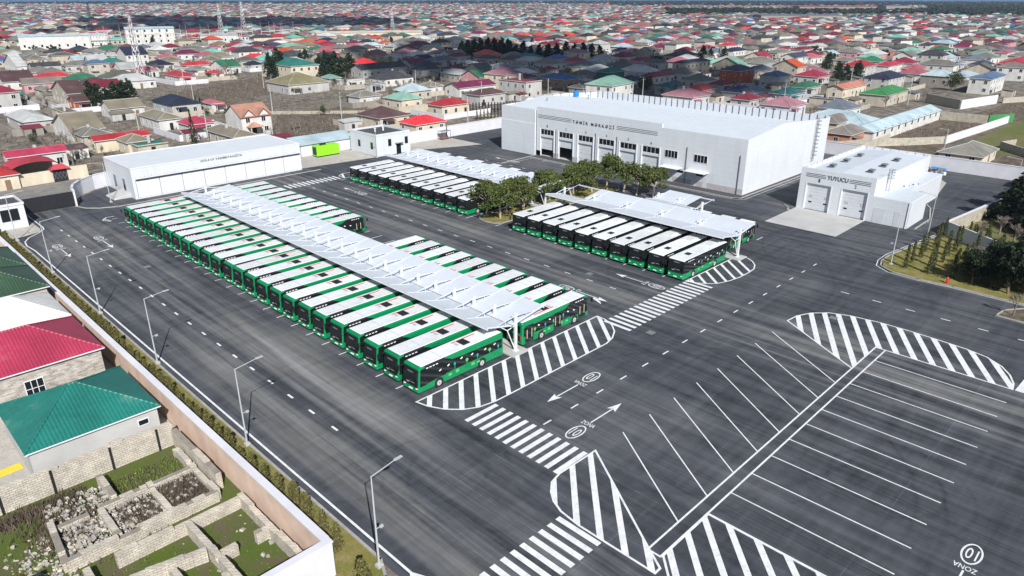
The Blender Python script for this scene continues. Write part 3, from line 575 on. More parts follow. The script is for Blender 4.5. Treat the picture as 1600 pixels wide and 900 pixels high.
B = thing('substation_building', (44.5, 148.5, 0), 0, 'long low white substation with a row of transformer doors and lettering', 'substation')
m = MB(); m.box(0, 36.5, 0, 15.5, 0, 6.05, 'white_panel'); m.build('wall', B)
m = MB(); m.box(.15, 36.35, .15, 15.35, 6.05, 6.12, 'white_panel'); m.box(-.06, 36.56, -.06, .15, 6.02, 6.22, 'white_metal'); m.box(-.06, .15, .15, 15.56, 6.02, 6.22, 'white_metal'); m.box(.15, 36.56, 15.35, 15.56, 6.02, 6.22, 'white_metal'); m.box(36.35, 36.56, .15, 15.35, 6.02, 6.22, 'white_metal'); m.build('roof', B)
m = MB(); m.box(.6, 36.2, -.35, 0, 3.76, 3.90, 'black_metal'); m.build('door_canopy', B)
for i in range(8):
    x0 = .7 + i * 4.5
    m = MB(); m.box(x0, x0 + 4.2, -.05, 0, .35, 3.7, 'white_metal'); m.box(x0 + 2.07, x0 + 2.13, -.055, -.05, .4, 3.65, 'plinth'); m.build('transformer_door', B)
    for dx in (.9, 2.3): m = MB(); m.box(x0 + dx, x0 + dx + .8, -.03, 0, 4.2, 4.65, 'plinth'); m.box(x0 + dx + .06, x0 + dx + .74, -.04, -.03, 4.26, 4.59, 'white_metal'); m.build('vent', B)
    m = MB(); m.tube((x0 - .12, -.06, .2), (x0 - .12, -.06, 3.7), .04, .04, 'steel_grey'); m.build('downpipe', B)
me = fit_text('35/0.4 kV YARIMSTANSİYA', 9.1, .62, extrude=.02); place('lettering', me, B, (13.7, -.03, 5.3), (math.pi / 2, 0, 0))
for y in (5.2, 10.5): m = MB(); m.box(-.04, 0, y - .55, y + .55, .9, 3.3, 'dark_glass'); m.build('side_door', B)
m = MB(); m.hexa([(-3.2, 2.5, 0), (0, 2.5, 0), (0, 7.5, 0), (-3.2, 7.5, 0), (-3.0, 2.6, .2), (0, 2.6, .9), (0, 7.4, .9), (-3, 7.4, .2)], 'concrete'); m.build('ramp', B)
b2 = thing('guard_booth', (25, 143.5, 0), 0, 'white flat roofed gatehouse with two black windows left of the gate', 'gatehouse')
m = MB(); m.box(-9, 0, 0, 6.5, 0, 4.0, 'white_panel'); m.build('wall', b2); m = MB(); m.box(-9.1, .1, -.1, .15, 4, 4.4, 'plaster_white'); m.box(-.15, .1, .15, 6.6, 4, 4.4, 'plaster_white'); m.box(-9.1, -.15, 6.35, 6.6, 4, 4.4, 'plaster_white'); m.box(-9, -.15, .15, 6.35, 4, 4.06, 'bitumen'); m.build('roof', b2)
for x in (-3.0, -1.6): place('window', window_mesh(1.1, 1.9, 1, 'black_metal'), b2, (x, 0, 1.5))
m = MB(); m.box(0, .03, 2.5, 3.5, 0, 2.2, 'dark_glass'); m.build('door', b2)
b3 = thing('office_block', (101.4, 147.7, 0), 0, 'small white flat roofed office block beside the lime green generator', 'office')
m = MB(); m.box(0, 10.4, 0, 11.5, 0, 5.0, 'white_panel'); m.build('wall', b3)
m = MB(); m.box(-.06, 10.46, -.06, .25, 5, 5.5, 'white_panel'); m.box(-.06, .25, .25, 11.56, 5, 5.5, 'white_panel'); m.box(.25, 10.46, 11.25, 11.56, 5, 5.5, 'white_panel'); m.box(10.15, 10.46, .25, 11.25, 5, 5.5, 'white_panel'); m.box(.25, 10.15, .25, 11.25, 5, 5.05, 'bitumen'); m.build('roof', b3)
for x, wd in ((4.0, .8), (9.2, .8)): place('window', window_mesh(wd, 1.6, 1, 'black_metal'), b3, (x, 0, 2.3))
for y in (2.0, 7.5): place('window', window_mesh(.8, 1.5, 1, 'black_metal'), b3, (0, y, 1.8), FACE_X)
m = MB(); m.box(6.0, 7.4, -.04, 0, 0, 2.5, 'dark_glass'); m.build('door', b3); m = MB(); m.box(5.6, 7.8, -.9, 0, 2.7, 2.8, 'steel_grey'); m.build('door_canopy', b3)
for x in (4.0, 6.5): m = MB(); m.tube((x, 6, 5.05), (x, 6, 5.8), .2, .2, 'white_metal', 8); m.tube((x, 6, 5.8), (x, 6, 6.0), .32, .32, 'white_metal', 8); m.build('roof_fan', b3)
b4 = thing('storage_shed', (88, 160.8, 0), 0, 'low white shed with blue-grey single pitch roof behind the generator', 'shed')
m = MB(); m.box(0, 16, 0, 6, 0, 2.9, 'plaster_white'); m.build('wall', b4); m = MB(); m.hexa([(-.3, -.4, 2.9), (16.3, -.4, 2.9), (16.3, 6.3, 3.9), (-.3, 6.3, 3.9), (-.3, -.4, 3.0), (16.3, -.4, 3.0), (16.3, 6.3, 4.0), (-.3, 6.3, 4.0)], 'roof_paleblue'); m.build('roof', b4)
g = thing('generator', (90.4, 157.4, 0), 0, 'lime green diesel generator container on the concrete pad', 'generator')
m = MB(); m.box(0, 6.4, 0, 2.2, .35, 2.75, 'lime_paint')
for j in range(6): m.box(.9 + j * .95, .93 + j * .95, -.02, 0, .5, 2.6, 'decal_lime')
m.build('housing', g); m = MB(); m.box(-.03, 0, .25, 1.95, .6, 2.5, 'bus_black'); m.build('grille', g); m = MB(); m.box(.1, 6.3, .1, 2.1, .05, .35, 'bus_black'); m.build('skid', g)
m = MB(); m.tube((1.6, 1.1, 3.0), (3.2, 1.1, 3.0), .24, .24, 'bus_black', 10); m.tube((3.2, 1.1, 2.75), (3.2, 1.1, 3.25), .1, .1, 'bus_black'); m.build('exhaust', g)

# ---------------------------------------------------------------- buses (nose towards local -X, rear at +12)
ORD = 'first second third fourth fifth sixth seventh eighth ninth tenth eleventh twelfth thirteenth fourteenth fifteenth sixteenth seventeenth eighteenth nineteenth twentieth twenty-first twenty-second twenty-third twenty-fourth'.split()
def loft(m, sections, matfn, closed_ends=True):
    b = len(m.v); n = len(sections[0])
    for s_ in sections: m.v += s_
    for i in range(len(sections) - 1):
        for j in range(n):
            q = (j + 1) % n; f = (b + i * n + j, b + (i + 1) * n + j, b + (i + 1) * n + q, b + i * n + q); m.f.append(f)
            c = [sum(m.v[t][a] for t in f) / 4 for a in range(3)]; m.m.append(m.mi(matfn(c)))
    m.f.append(tuple(b + j for j in range(n))); m.m.append(m.mi(matfn(sections[0][0]))); m.f.append(tuple(b + (len(sections) - 1) * n + j for j in range(n - 1, -1, -1))); m.m.append(m.mi(matfn(sections[-1][0])))
def bus_section(x, hw, z0, z1, r, dx=0):
    pts = [(x, -hw, z0), (x + dx * .3, -hw, 1.1)]
    for k_ in range(4): a = math.radians(k_ * 30); pts.append((x + dx, -hw + r * (1 - math.cos(a)), z1 - r + r * math.sin(a)))
    for k_ in range(4): a = math.radians(90 - k_ * 30); pts.append((x + dx, hw - r * (1 - math.cos(a)), z1 - r + r * math.sin(a)))
    pts.append((x + dx * .3, hw, 1.1)); pts.append((x, hw, z0)); return pts
WHEEL_T = MB(); WHEEL_T.tube((0, -.15, 0), (0, .15, 0), .48, .48, 'rubber', 18); WHEEL_T = WHEEL_T.mesh('tyre')
WHEEL_R = MB(); WHEEL_R.tube((0, -.17, 0), (0, .17, 0), .30, .30, 'rim_metal', 14); WHEEL_R.tube((0, -.19, 0), (0, .19, 0), .10, .10, 'steel_grey', 8); WHEEL_R = WHEEL_R.mesh('rim')
def disc(m, x, z, r, y0, y1, mat, n=9, sz=1): m.prism_xz([(x + r * math.cos(2 * math.pi * i / n), z + r * sz * math.sin(2 * math.pi * i / n)) for i in range(n)], y0, y1, mat)
def make_bus(kind):
    r = thing('city_bus', (0, 0, 0), 0, 'x', 'bus'); hw = 1.275; L = 12.0; rnd = random.Random(5)
    top = 3.02; rr = .15 if kind == 'A' else .10
    m = MB(); secs = [bus_section(.10, hw - .22, .42, top - .35, rr, .16), bus_section(.02, hw - .10, .34, top - .14, rr, .22), bus_section(.16, hw, .30, top - .02, rr, .20), bus_section(.6, hw, .30, top, rr)] + ([bus_section(1.0, hw, .30, top, rr), bus_section(3.7, hw, .30, top, rr)] if kind == 'A' else []) + [bus_section(L - .15, hw, .30, top, rr), bus_section(L, hw - .08, .36, top - .08, rr)]
    loft(m, secs, lambda c: ('bus_black' if 1.0 < c[0] < 3.7 and c[2] > 1.15 else 'bus_green') if kind == 'A' else 'bus_green' if c[2] < 1.12 or c[0] > L - .05 else 'bus_glass'); m.build('body', r)
    if kind == 'A':
        m = MB(); m.hexa([(.6, -1.12, top - .03), (L - .12, -1.12, top - .03), (L - .12, 1.12, top - .03), (.6, 1.12, top - .03), (.72, -1.06, top + .05), (L - .2, -1.06, top + .05), (L - .2, 1.06, top + .05), (.72, 1.06, top + .05)], 'bus_white')
        m.box(3.4, 3.44, -.92, .92, top + .05, top + .065, 'plinth'); m.box(9.9, 9.93, -.92, .92, top + .05, top + .065, 'plinth'); m.build('roof_panel', r)
        m = MB()
        for i in range(2):
            for j in range(3): m.box(6.75 + i * .52, 7.2 + i * .52, -.62 + j * .42, -.26 + j * .42, top + .05, top + .12, 'bus_black')
        m.build('fan_unit', r)
        m = MB(); m.box(6.1, 9.4, .60, .70, top + .052, top + .10, 'bus_red'); m.box(6.2, 6.5, -.2, .5, top + .052, top + .07, 'plinth'); m.build('roof_rail', r)
        m = MB(); m.box(2.3, 2.34, -.3, .3, top + .05, top + .07, 'plinth'); m.build('hatch', r)
    else:
        m = MB(); m.hexa([(.15, -1.24, top - .09), (L - .05, -1.24, top - .09), (L - .05, 1.24, top - .09), (.15, 1.24, top - .09), (.25, -1.2, top + .07), (L - .1, -1.2, top + .07), (L - .1, 1.2, top + .07), (.25, 1.2, top + .07)], 'bus_white')
        for x in (4.9, 7.6, 9.4): m.box(x, x + .03, -1.0, 1.0, top + .07, top + .085, 'plinth')
        m.build('roof_panel', r)
        m = MB(); m.box(2.6, 3.5, -.4, .35, top + .07, top + .16, 'bus_black'); m.build('roof_vent', r)
        m = MB(); m.box(8.2, 10.6, -.75, .75, top + .07, top + .24, 'bus_white'); 
        for j in range(5): m.box(8.4 + j * .42, 8.44 + j * .42, -.6, .6, top + .24, top + .25, 'plinth')
        m.build('cooling_unit', r)
    # nose: windscreen, destination box, bumper, lamps
    zlo = .92 if kind == 'A' else 1.22
    m = MB(); zt = top - .30 if kind == 'A' else top - .08; ww = 1.16 if kind == 'A' else 1.255
    m.hexa([(.01, -ww, zlo), (.30, -ww - .02, zlo), (.30, ww + .02, zlo), (.01, ww, zlo), (.17, -ww, zt), (.40, -ww, zt), (.40, ww, zt), (.17, ww, zt)], 'bus_glass'); m.build('windscreen', r)
    m = MB(); m.box(.06, .2, -.75, .75, zt - .42, zt - .14, 'bus_black'); m.box(.05, .06, -.5, .35, zt - .36, zt - .22, 'steel_grey'); m.build('destination_sign', r); m = MB(); m.box(.015, .02, -.7, -.1, zlo + .35, zlo + .40, 'plinth'); m.box(-.012, .02, .1, .55, zlo + .18, zlo + .42, 'decal_white') if False else m.box(.0, .02, .15, .6, zlo + .22, zlo + .30, 'plinth'); m.tube((-.01, .45, zlo + .15), (.10, -.15, zlo + .62), .018, .018, 'plinth', 4); m.build('wiper', r)
    m = MB(); m.box(-.02, .1, -.25, .25, .45, .55, 'decal_white'); m.build('number_plate', r)
    for s_ in (-1, 1):
        m = MB(); m.box(-.01, .12, s_ * .98 - .12, s_ * .98 + .12, .66, .76, 'lens'); m.build('headlight', r)
        m = MB(); m.tube((.25, s_ * 1.2, top - .35), (-.25, s_ * 1.5, top - .45), .03, .03, 'bus_black', 5); m.box(-.32, -.20, s_ * 1.5 - .12, s_ * 1.5 + .12, top - 1.0, top - .45, 'bus_black'); m.build('wing_mirror', r)
    # sides: s=-1 is the driver's side when the nose points to -X
    for s_ in (-1, 1):
        y0, y1 = sorted((s_ * (hw - .03), s_ * (hw + .012)))
        if kind == 'A': poly = [(.28, .92), (.9, .90), (1.7, 1.02), (3.4, 1.22), (L - .25, 1.28), (L - .25, 2.34), (6.0, 2.44), (4.6, 2.52), (3.9, 2.88), (1.0, 2.88), (.42, 2.78)]
        else: poly = [(.2, 1.05), (1.2, 1.05), (2.4, 1.22), (L - .1, 1.25), (L - .1, 2.88), (.35, 2.88)]
        m = MB(); m.prism_xz(poly, y0, y1, 'bus_glass'); sg = m.build('side_glass', r)
        yo, yi = sorted((s_ * (hw + .010), s_ * (hw + .020))); m = MB()
        for j in range(4): m.box(1.15 + j * .42, 1.42 + j * .42, yo, yi, 2.70 if kind == 'A' else 2.66, 2.80 if kind == 'A' else 2.76, 'decal_white')
        for x, z, c in ((4.0, 2.0, 'w'), (4.9, 1.75, 't'), (5.8, 2.15, 'w'), (6.6, 1.7, 'g'), (7.3, 2.05, 'w'), (8.1, 1.6, 't'), (9.2, 1.95, 'w'), (9.9, 1.7, 'g'), (10.6, 2.05, 'w'), (11.2, 1.55, 't'), (2.9, 1.85, 'w')):
            if c == 'w': disc(m, x, z, .13, yo, yi, 'decal_white', 7, .6); disc(m, x + .12, z + .06, .08, yo + .001, yi + .003, 'decal_white', 7)
            elif c == 't': disc(m, x, z + .1, .14, yo, yi, 'decal_teal', 9, 1.4); m.box(x - .03, x + .03, yo, yi + .002, 1.3, z, 'decal_teal')
            else: disc(m, x, z, .2, yo, yi, 'decal_lime', 9); m.box(x - .03, x + .03, yo, yi + .002, 1.3, z - .1, 'decal_lime')
        for x, h_ in ((4.0, .25), (5.0, .35), (7.2, .3), (8.0, .2)): m.box(x, x + .45, yo, yi, .75, .75 + h_, 'decal_lime')
        m.build('decals', sg)
        for x in (2.75, 8.75):
            m = MB(); disc(m, x, .5, .60, *sorted((s_ * (hw - .2), s_ * (hw + .006))), 'bus_black', 16); m.build('wheel_arch', r)
            wl = place('wheel', WHEEL_T, r, (x, s_ * (hw - .14), .48)); place('rim', WHEEL_R, wl)
        if s_ == 1:        # kerb side doors
            for x in (.75, 5.3, 10.2)[: 3]:
                m = MB(); y0, y1 = hw - .02, hw + .024; m.box(x, x + 1.25, y0, y1, .38, 2.5, 'bus_glass'); m.box(x - .04, x, y0, y1 + .006, .36, 2.54, 'bus_black'); m.box(x + 1.25, x + 1.29, y0, y1 + .006, .36, 2.54, 'bus_black'); m.box(x + .6, x + .65, y0, y1 + .006, .36, 2.54, 'bus_black')
                m.box(x + .16, x + .28, y1, y1 + .006, .9, 2.0, 'door_beige'); m.box(x + .95, x + 1.08, y1, y1 + .006, .9, 2.0, 'door_beige'); m.build('door', r)
    m = MB(); m.box(L - .04, L + .02, -.95, .95, 1.7, 2.6, 'bus_glass'); m.build('rear_window', r)
    m = MB(); m.box(L - .04, L + .03, -.95, .95, .7, 1.35, 'bus_black')
    m.build('engine_grille', r)
    for s_ in (-1, 1): m = MB(); m.box(L - .05, L + .03, s_ * 1.02 - .08, s_ * 1.02 + .08, .9, 1.4, 'bus_red'); m.build('tail_light', r)
    remember(r); return r
rb = random.Random(3)
busA = make_bus('A'); busB = make_bus('B'); used = set()
def put_bus(kind, x, y, facing, label, group):
    o = {'A': busA, 'B': busB}[kind]
    if kind in used: o = copy_tree(o)
    used.add(kind); o.location = (x + rb.uniform(-.12, .12), y + rb.uniform(-.05, .05), .0); o.rotation_euler = (0, 0, (0 if facing < 0 else math.pi) + rb.uniform(-.004, .004))
    o['label'] = label; o['group'] = group; return o
rowY = [133.0 - 1.15 - 3.545 * i for i in range(12)] + [91.0 - 1.15 - 3.49 * (i - 12) for i in range(12, 24)]
for i, y in enumerate(rowY[::-1]):
    put_bus('A', 37.35, y, -1, ('green bus with white roof at the near end of the long front row beside hatching' if i == 0 else
            'green bus at the gate end of the long front row, farthest one' if i == 23 else
            '%s green bus of the long front row, counted from its near end' % ORD[i]), 'green buses of the long row by the left road')
slots = [j for j in range(24) if not 10 <= j <= 13]
for k_, j in enumerate(slots[::-1]):
    put_bus('A', 64.35, rowY[j], 1, ('green bus behind the long canopy, nearest the hatched corner, doors showing' if k_ == 0 else
            ('%s green bus behind the long canopy before the empty bays, counted from the near end' % ORD[k_]) if k_ < 10 else
            ('%s green bus behind the long canopy beyond the empty bays' % ORD[k_ - 10])), 'green buses parked behind the long canopy')
for i in range(11):
    put_bus('B', 82.8, 130.2 - 3.53 * i, -1, ('black and green bus half under the pines, last of the far block' if i == 10 else 'black windowed bus at the crossing end of the far block' if i == 0 else
            '%s bus from the crossing in the far block of white roofs' % ORD[i]), 'white roofed buses of the far block')
for i in range(10):
    put_bus('B', 82.6, 80.4 - 3.44 * i, -1, ('black windowed bus next to the small hatched corner, its side showing' if i == 9 else 'white roofed bus beside the pine island, first of the right block' if i == 0 else
            '%s bus from the pine island in the right block' % ORD[i]), 'white roofed buses of the right block')
lab5 = ['bus under the short canopy whose nose shows past its near end', 'second bus under the short canopy, only its roof edge showing', 'third bus under the short canopy, only its roof edge showing', 'fourth bus under the short canopy, only its roof edge showing']
for i in range(4):
    b_ = put_bus('B', 107.3, 51.35 + 3.44 * i + (1.0 if i > 1 else 0), 1, lab5[i], 'buses under the short canopy'); b_.scale = (.78, 1, 1)
for i in range(6):
    b_ = put_bus('B', 107.4, 127.5 - 3.53 * i * 1.6, 1, '%s bus in the shade under the far canopy, counted from the office' % ORD[i], 'buses shaded by the far canopy'); b_.scale = (.78, 1, 1)

# ---------------------------------------------------------------- canopies
def canopy(x, y0, y1, xf, xv, xr, zf, zv, zr, pitch, label, bare_far=False, bare_end=0):
    r = thing('bus_canopy', (x, y0, 0), 0, label, 'canopy', 'white canopies over the parked buses'); n = round((y1 - y0) / pitch); f, v, q = xf - x, xv - x, xr - x; Lc = y1 - y0
    Lf = Lc - bare_far * 1.0
    ys0 = 0 if bare_end != -1 else pitch * .55; ye = Lc if bare_end != 1 else Lc - pitch * .75
    m = MB(); m.hexa([(f, 0, zf - .08), (v, 0, zv - .08), (v, Lc, zv - .08), (f, Lc, zf - .08), (f, 0, zf), (v, 0, zv), (v, Lc, zv), (f, Lc, zf)], 'white_roof_metal'); m.build('front_panel', r)
    m = MB(); m.hexa([(v + .15, ys0, zv - .06), (q, ys0, zr - .08), (q, ye, zr - .08), (v + .15, ye, zv - .06), (v + .15, ys0, zv + .02), (q, ys0, zr), (q, ye, zr), (v + .15, ye, zv + .02)], 'white_roof_metal'); m.build('rear_panel', r)
    m = MB(); m.box(v - .02, v + .17, 0, Lc, zv - .25, zv - .09, 'steel_grey'); m.build('gutter', r)
    m = MB(); m.box(f, f + .08, 0, Lc, zf - .30, zf - .09, 'white_metal'); m.box(q - .08, q, 0, Lc, zr - .30, zr - .09, 'white_metal'); m.build('edge_beam', r)
    mp = MB(); mp.box(-.14, .14, -.14, .14, .12, 4.75, 'white_metal'); mp.box(-.3, .3, -.3, .3, .1, .16, 'white_metal'); mp = mp.mesh('post')
    ms = MB(); ms.tube((-.05, 0, .15), (v - .6, 0, zv + .0 if False else 3.0), .07, .07, 'white_metal'); ms.tube((v - .6, 0, 3.0), (f * .55, 0, zf - .55), .06, .06, 'white_metal'); ms.tube((v - .6, 0, 3.0), (.0, 0, 3.25), .05, .05, 'white_metal'); ms = ms.mesh('strut')
    mt = MB(); tz = 4.55; kf = .66 if pitch < 4 else .45; th_ = .10
    for xx, zz in ((f * kf, None), (q * kf, None)):
        if xx < v: ze = zf + (zv - zf) * (xx - f) / (v - f)
        else: ze = zv + (zr - zv) * (xx - v) / (q - v)
        mt.hexa([(0, -.06, tz - .18), (xx, -.04, ze + .02), (xx, .04, ze + .02), (0, .06, tz - .18), (0, -.06, tz - .05), (xx, -.04, ze + .10), (xx, .04, ze + .10), (0, .06, tz - .05)] if xx > 0 else
                [(xx, -.04, ze + .02), (0, -.06, tz - .18), (0, .06, tz - .18), (xx, .04, ze + .02), (xx, -.04, ze + .10), (0, -.06, tz - .05), (0, .06, tz - .05), (xx, .04, ze + .10)], 'white_roof_metal')
        xm = xx * .55; zm = (ze - (tz - .3)) * .55 + tz - .3; zp = (zf + (zv - zf) * (xm - f) / (v - f)) if xm < v else zv + (zr - zv) * (xm - v) / (q - v)
        mt.tube((xm, 0, zp), (xm, 0, zm + .05), .04, .04, 'white_roof_metal', 5); mt.box(min(xx, xx * .2), max(xx, xx * .2), -.03, .03, min(ze, zv) + .0, min(ze, zv) + .05, 'white_roof_metal') if False else None
    # rib lying along the sheets under every arm
    for a, za, b_, zb in ((f, zf, v, zv), (v + .15, zv, q, zr)):
        mt.hexa([(a, -.04, za), (b_, -.04, zb), (b_, .04, zb), (a, .04, za), (a, -.04, za + .05), (b_, -.04, zb + .05), (b_, .04, zb + .05), (a, .04, za + .05)], 'white_roof_metal')
    mt = mt.mesh('truss')
    for i in range(n + 1):
        y = min(max(i * pitch, .12), Lc - .12); place('post', mp, r, (0, y, 0)); place('strut', ms, r, (0, y, 0)); place('truss', mt, r, (0, y, 0))
    m = MB(); m.box(-1.35, 1.15, -.9, Lc + .5, 0, .12, 'concrete'); m.build('footing', r); return r
canopy(51.2, 50.05, 130.55, 46.8, 50.5, 55.8, 4.38, 3.45, 4.25, 3.5, 'long white canopy with many posts over the two longest bus rows')
canopy(97.4, 47.6, 83.0, 92.2, 96.6, 101.8, 4.5, 3.7, 4.5, 7.08, 'short white canopy of five wide bays beside the right bus block', bare_end=1)
canopy(97.4, 87.5, 131.5, 92.4, 96.6, 101.8, 4.4, 3.7, 4.4, 3.52, 'far white canopy behind the upper bus block and pines')
canopy(106.2, 59.4, 68.5, 102.3, 104.8, 110.0, 4.5, 3.9, 4.5, 4.55, 'small white canopy with bare end frame beyond the short one', bare_end=-1)

# ---------------------------------------------------------------- lamps and small street things
def lamp(x, y, ang, label, L=2.1):
    r = thing('street_lamp', (x, y, 0), ang, label, 'street lamp', 'tall lamps along the yard edges')
    m = MB(); m.box(-.22, .22, -.22, .22, 0, .25, 'concrete'); m.tube((0, 0, .25), (0, 0, 7.75), .085, .045, 'lamp_grey', 8); m.build('pole', r)
    m = MB(); m.tube((0, 0, 7.7), (L, 0, 7.95), .035, .028, 'lamp_grey'); m.build('arm', r)
    m = MB(); m.box(L - .1, L + .55, -.10, .10, 7.92, 7.99, 'lamp_grey'); m.build('lamp_head', r)
    m = MB(); m.tube((0, 0, 3.3), (.45, 0, 3.32), .03, .03, 'lamp_grey', 5); m.box(.35, .6, -.08, .08, 3.2, 3.38, 'lamp_grey'); m.build('camera_bracket', r); return r
for (x, y), l in zip(((21.0, 34.0), (21.3, 54.5), (21.5, 75.9), (21.5, 94.7), (21.4, 115.1), (21.5, 135.6)), ('grey street lamp at the near corner of the hedge, closest to the crossing', 'street lamp in the hedge opposite the teal roofed house', 'street lamp in the hedge opposite the crimson roof', 'street lamp in the hedge opposite the dark green roofs', 'street lamp halfway between the hatching and the gatehouse', 'street lamp in front of the white gatehouse')):
    lamp(x, y, .05, l)
lamp(110.6, 29.8, math.pi / 2, 'street lamp at the tip of the thuja lawn'); lamp(126.1, 29.5, math.pi / 2, 'street lamp by the cream stone wall corner'); lamp(167.5, 26, math.pi / 2, 'street lamp in the far corner behind the wash building')
lamp(40.4, 150.0, math.pi, 'street lamp in front of the curved wall'); lamp(194.7, 46.3, 2.6, 'thin lamp post beyond the back wall'); lamp(101.0, 147.2, 2.0, 'lamp post against the office block corner')
h = thing('fire_hydrant', (108.2, 21.6, .06), 0, 'red fire hydrant at the lawn edge by the dark trees', 'hydrant'); m = MB(); m.tube((0, 0, 0), (0, 0, .95), .17, .17, 'hydrant_red', 10); m.tube((0, 0, .95), (0, 0, 1.15), .20, .06, 'hydrant_red', 10); m.build('barrel', h)
m = MB(); m.tube((-.32, 0, .62), (.32, 0, .62), .09, .09, 'hydrant_red', 8); m.build('outlet', h); m = MB(); m.tube((0, 0, 0), (0, 0, .12), .34, .34, 'hydrant_red', 10); m.build('base', h); h.scale = (.8, .8, .8)
t = thing('traffic_cone', (20.3, 131.0, .02), 0, 'small orange and white marker lying by the hedge', 'cone'); m = MB(); m.tube((0, 0, 0), (0, 0, .6), .22, .05, 'hydrant_red', 8); m.box(-.25, .25, -.25, .25, 0, .05, 'hydrant_red'); m.build('cone_body', t)
sc = random.Random(9)
for i in range(9):
    x, y = 178 + sc.uniform(-1.5, 4), 42 + i * 2.1; o = thing('scrap_pile', (x, y, .04), sc.uniform(0, 3), 'heap of scrap parts stacked along the back wall', 'scrap pile', 'scrap heaps along the back wall')
    for nm in ('crate', 'barrel'):
        m = MB()
        for q in range(4): a, b_, c_ = sc.uniform(-1, .6), sc.uniform(-.9, .6), sc.uniform(0, .8); m.box(a, a + sc.uniform(.3, .9), b_, b_ + sc.uniform(.3, .8), c_ * (q > 1), c_ * (q > 1) + sc.uniform(.3, .9), sc.choice(['steel_grey', 'rust', 'black_metal', 'white_metal', 'concrete']))
        m.build(nm, o)
o = thing('tarpaulin', (182.3, 43.6, .04), .1, 'blue tarpaulin sheet over a frame by the back wall', 'tarpaulin'); m = MB(); m.hexa([(-.7, -1.6, .5), (.8, -1.7, .6), (.7, 1.5, .8), (-.8, 1.6, .6), (-.7, -1.5, .62), (.7, -1.6, .75), (.6, 1.4, .92), (-.7, 1.5, .74)], 'tarp_blue'); m.box(-.5, .5, -1.2, 1.2, 0, .5, 'steel_grey'); m.build('sheet', o)
o = thing('kiosk', (176, 22.5, 0), 0, 'small white box kiosk at the far right edge of the yard', 'kiosk'); m = MB(); m.box(0, 5, 0, 4, 0, 2.7, 'white_panel'); m.build('wall', o); m = MB(); m.box(-.2, 5.2, -.2, 4.2, 2.7, 2.9, 'white_roof_metal'); m.build('roof', o)
o = thing('pallet_rack', (127, 153.2, 0), 0, 'open metal frame cage standing beside the back wall', 'rack'); m = MB()
for a in (0, 3.2):
    for b_ in (0, 1.6): m.tube((a, b_, 0), (a, b_, 2.4), .05, .05, 'black_metal', 4)
m.build('frame', o); m = MB(); m.box(0, 3.2, 0, 1.6, 2.3, 2.42, 'steel_grey'); m.box(0, 3.2, 0, 1.6, .3, .4, 'rust'); m.build('shelf', o)

# ---------------------------------------------------------------- plants
def leaf_cloud(m, rnd, c, rad, n, size, mat, shell=.55):
    for _ in range(n):
        while True:
            p = Vector((rnd.uniform(-1, 1), rnd.uniform(-1, 1), rnd.uniform(-1, 1))); l = p.length
            if .05 < l < 1: break
        p = p / l * (shell + (1 - shell) * rnd.random()) if rnd.random() < .8 else p
        p = Vector((c[0] + p.x * rad[0], c[1] + p.y * rad[1], c[2] + p.z * rad[2]))
        u = Vector((rnd.gauss(0, 1), rnd.gauss(0, 1), rnd.gauss(0, .6))).normalized(); v = u.orthogonal().normalized(); v = (Matrix.Rotation(rnd.uniform(0, 6.28), 3, u) @ v)
        s_ = size * rnd.uniform(.5, 1.3); t_ = u.cross(v) * .55
        m.face([p - v * s_ * .5, p + t_ * s_, p + v * s_ * .5, p - t_ * s_ * .7], mat)
def crown_mesh(kind, seed):
    rnd = random.Random(seed); m = MB()
    if kind == 'pine':       # broad uneven umbrella, unit: metres, base of crown at z=2
        for _ in range(15):
            a, d = rnd.uniform(0, 6.28), rnd.uniform(0, 2.9); c = (d * math.cos(a), d * math.sin(a), 4.6 - .16 * d * d + rnd.uniform(-.9, .9))
            R = rnd.uniform(.8, 1.5); leaf_cloud(m, rnd, c, (R, R, R * .62), 150, .34, 'pine_leaf')
    elif kind == 'conifer':  # 1 m tall unit
        for i in range(16):
            z = .10 + .86 * i / 16; R = .24 * (1 - z) ** .7 + .02
            for _ in range(3 if z < .8 else 1):
                a = rnd.uniform(0, 6.28); leaf_cloud(m, rnd, (R * .6 * math.cos(a), R * .6 * math.sin(a), z), (R * .65, R * .65, .07), 42, .045, 'dark_leaf')
    elif kind == 'cypress':
        for i in range(14): z = .06 + .9 * i / 14; R = .085 * math.sin(math.pi * min(1, z + .22)) + .02; leaf_cloud(m, rnd, (rnd.uniform(-.01, .01), rnd.uniform(-.01, .01), z), (R, R, .06), 50, .03, 'dark_leaf')
    elif kind == 'round':
        for _ in range(12): a = rnd.uniform(0, 6.28); d = rnd.uniform(0, .28); leaf_cloud(m, rnd, (d * math.cos(a), d * math.sin(a), rnd.uniform(.3, .8)), (.22, .22, .17), 70, .055, 'shrub_leaf')
    elif kind == 'thuja':    # column shrub, 1 m tall unit
        for i in range(12):
            z = .07 + .88 * i / 12; R = .27 * (1 - z) ** .6 * (.8 + .4 * rnd.random()) + .015; leaf_cloud(m, rnd, (rnd.uniform(-.03, .03), rnd.uniform(-.03, .03), z), (R, R, .07), 55, .07, 'hedge_leaf')
    elif kind == 'thuja_thin':
        for i in range(14):
            z = .05 + .9 * i / 14; R = .11 * (1 - z) ** .5 + .012; leaf_cloud(m, rnd, (0, 0, z), (R, R, .06), 34, .05, 'thuja_leaf')
    elif kind == 'big':      # large dark tree of the garden
        for _ in range(16):
            a, d = rnd.uniform(0, 6.28), rnd.uniform(0, 2.4); R = rnd.uniform(.9, 1.5); leaf_cloud(m, rnd, (d * math.cos(a), d * math.sin(a), rnd.uniform(2.2, 6.4)), (R, R, R * .75), 210, .36, 'dark_leaf')
    return m.mesh('crown')
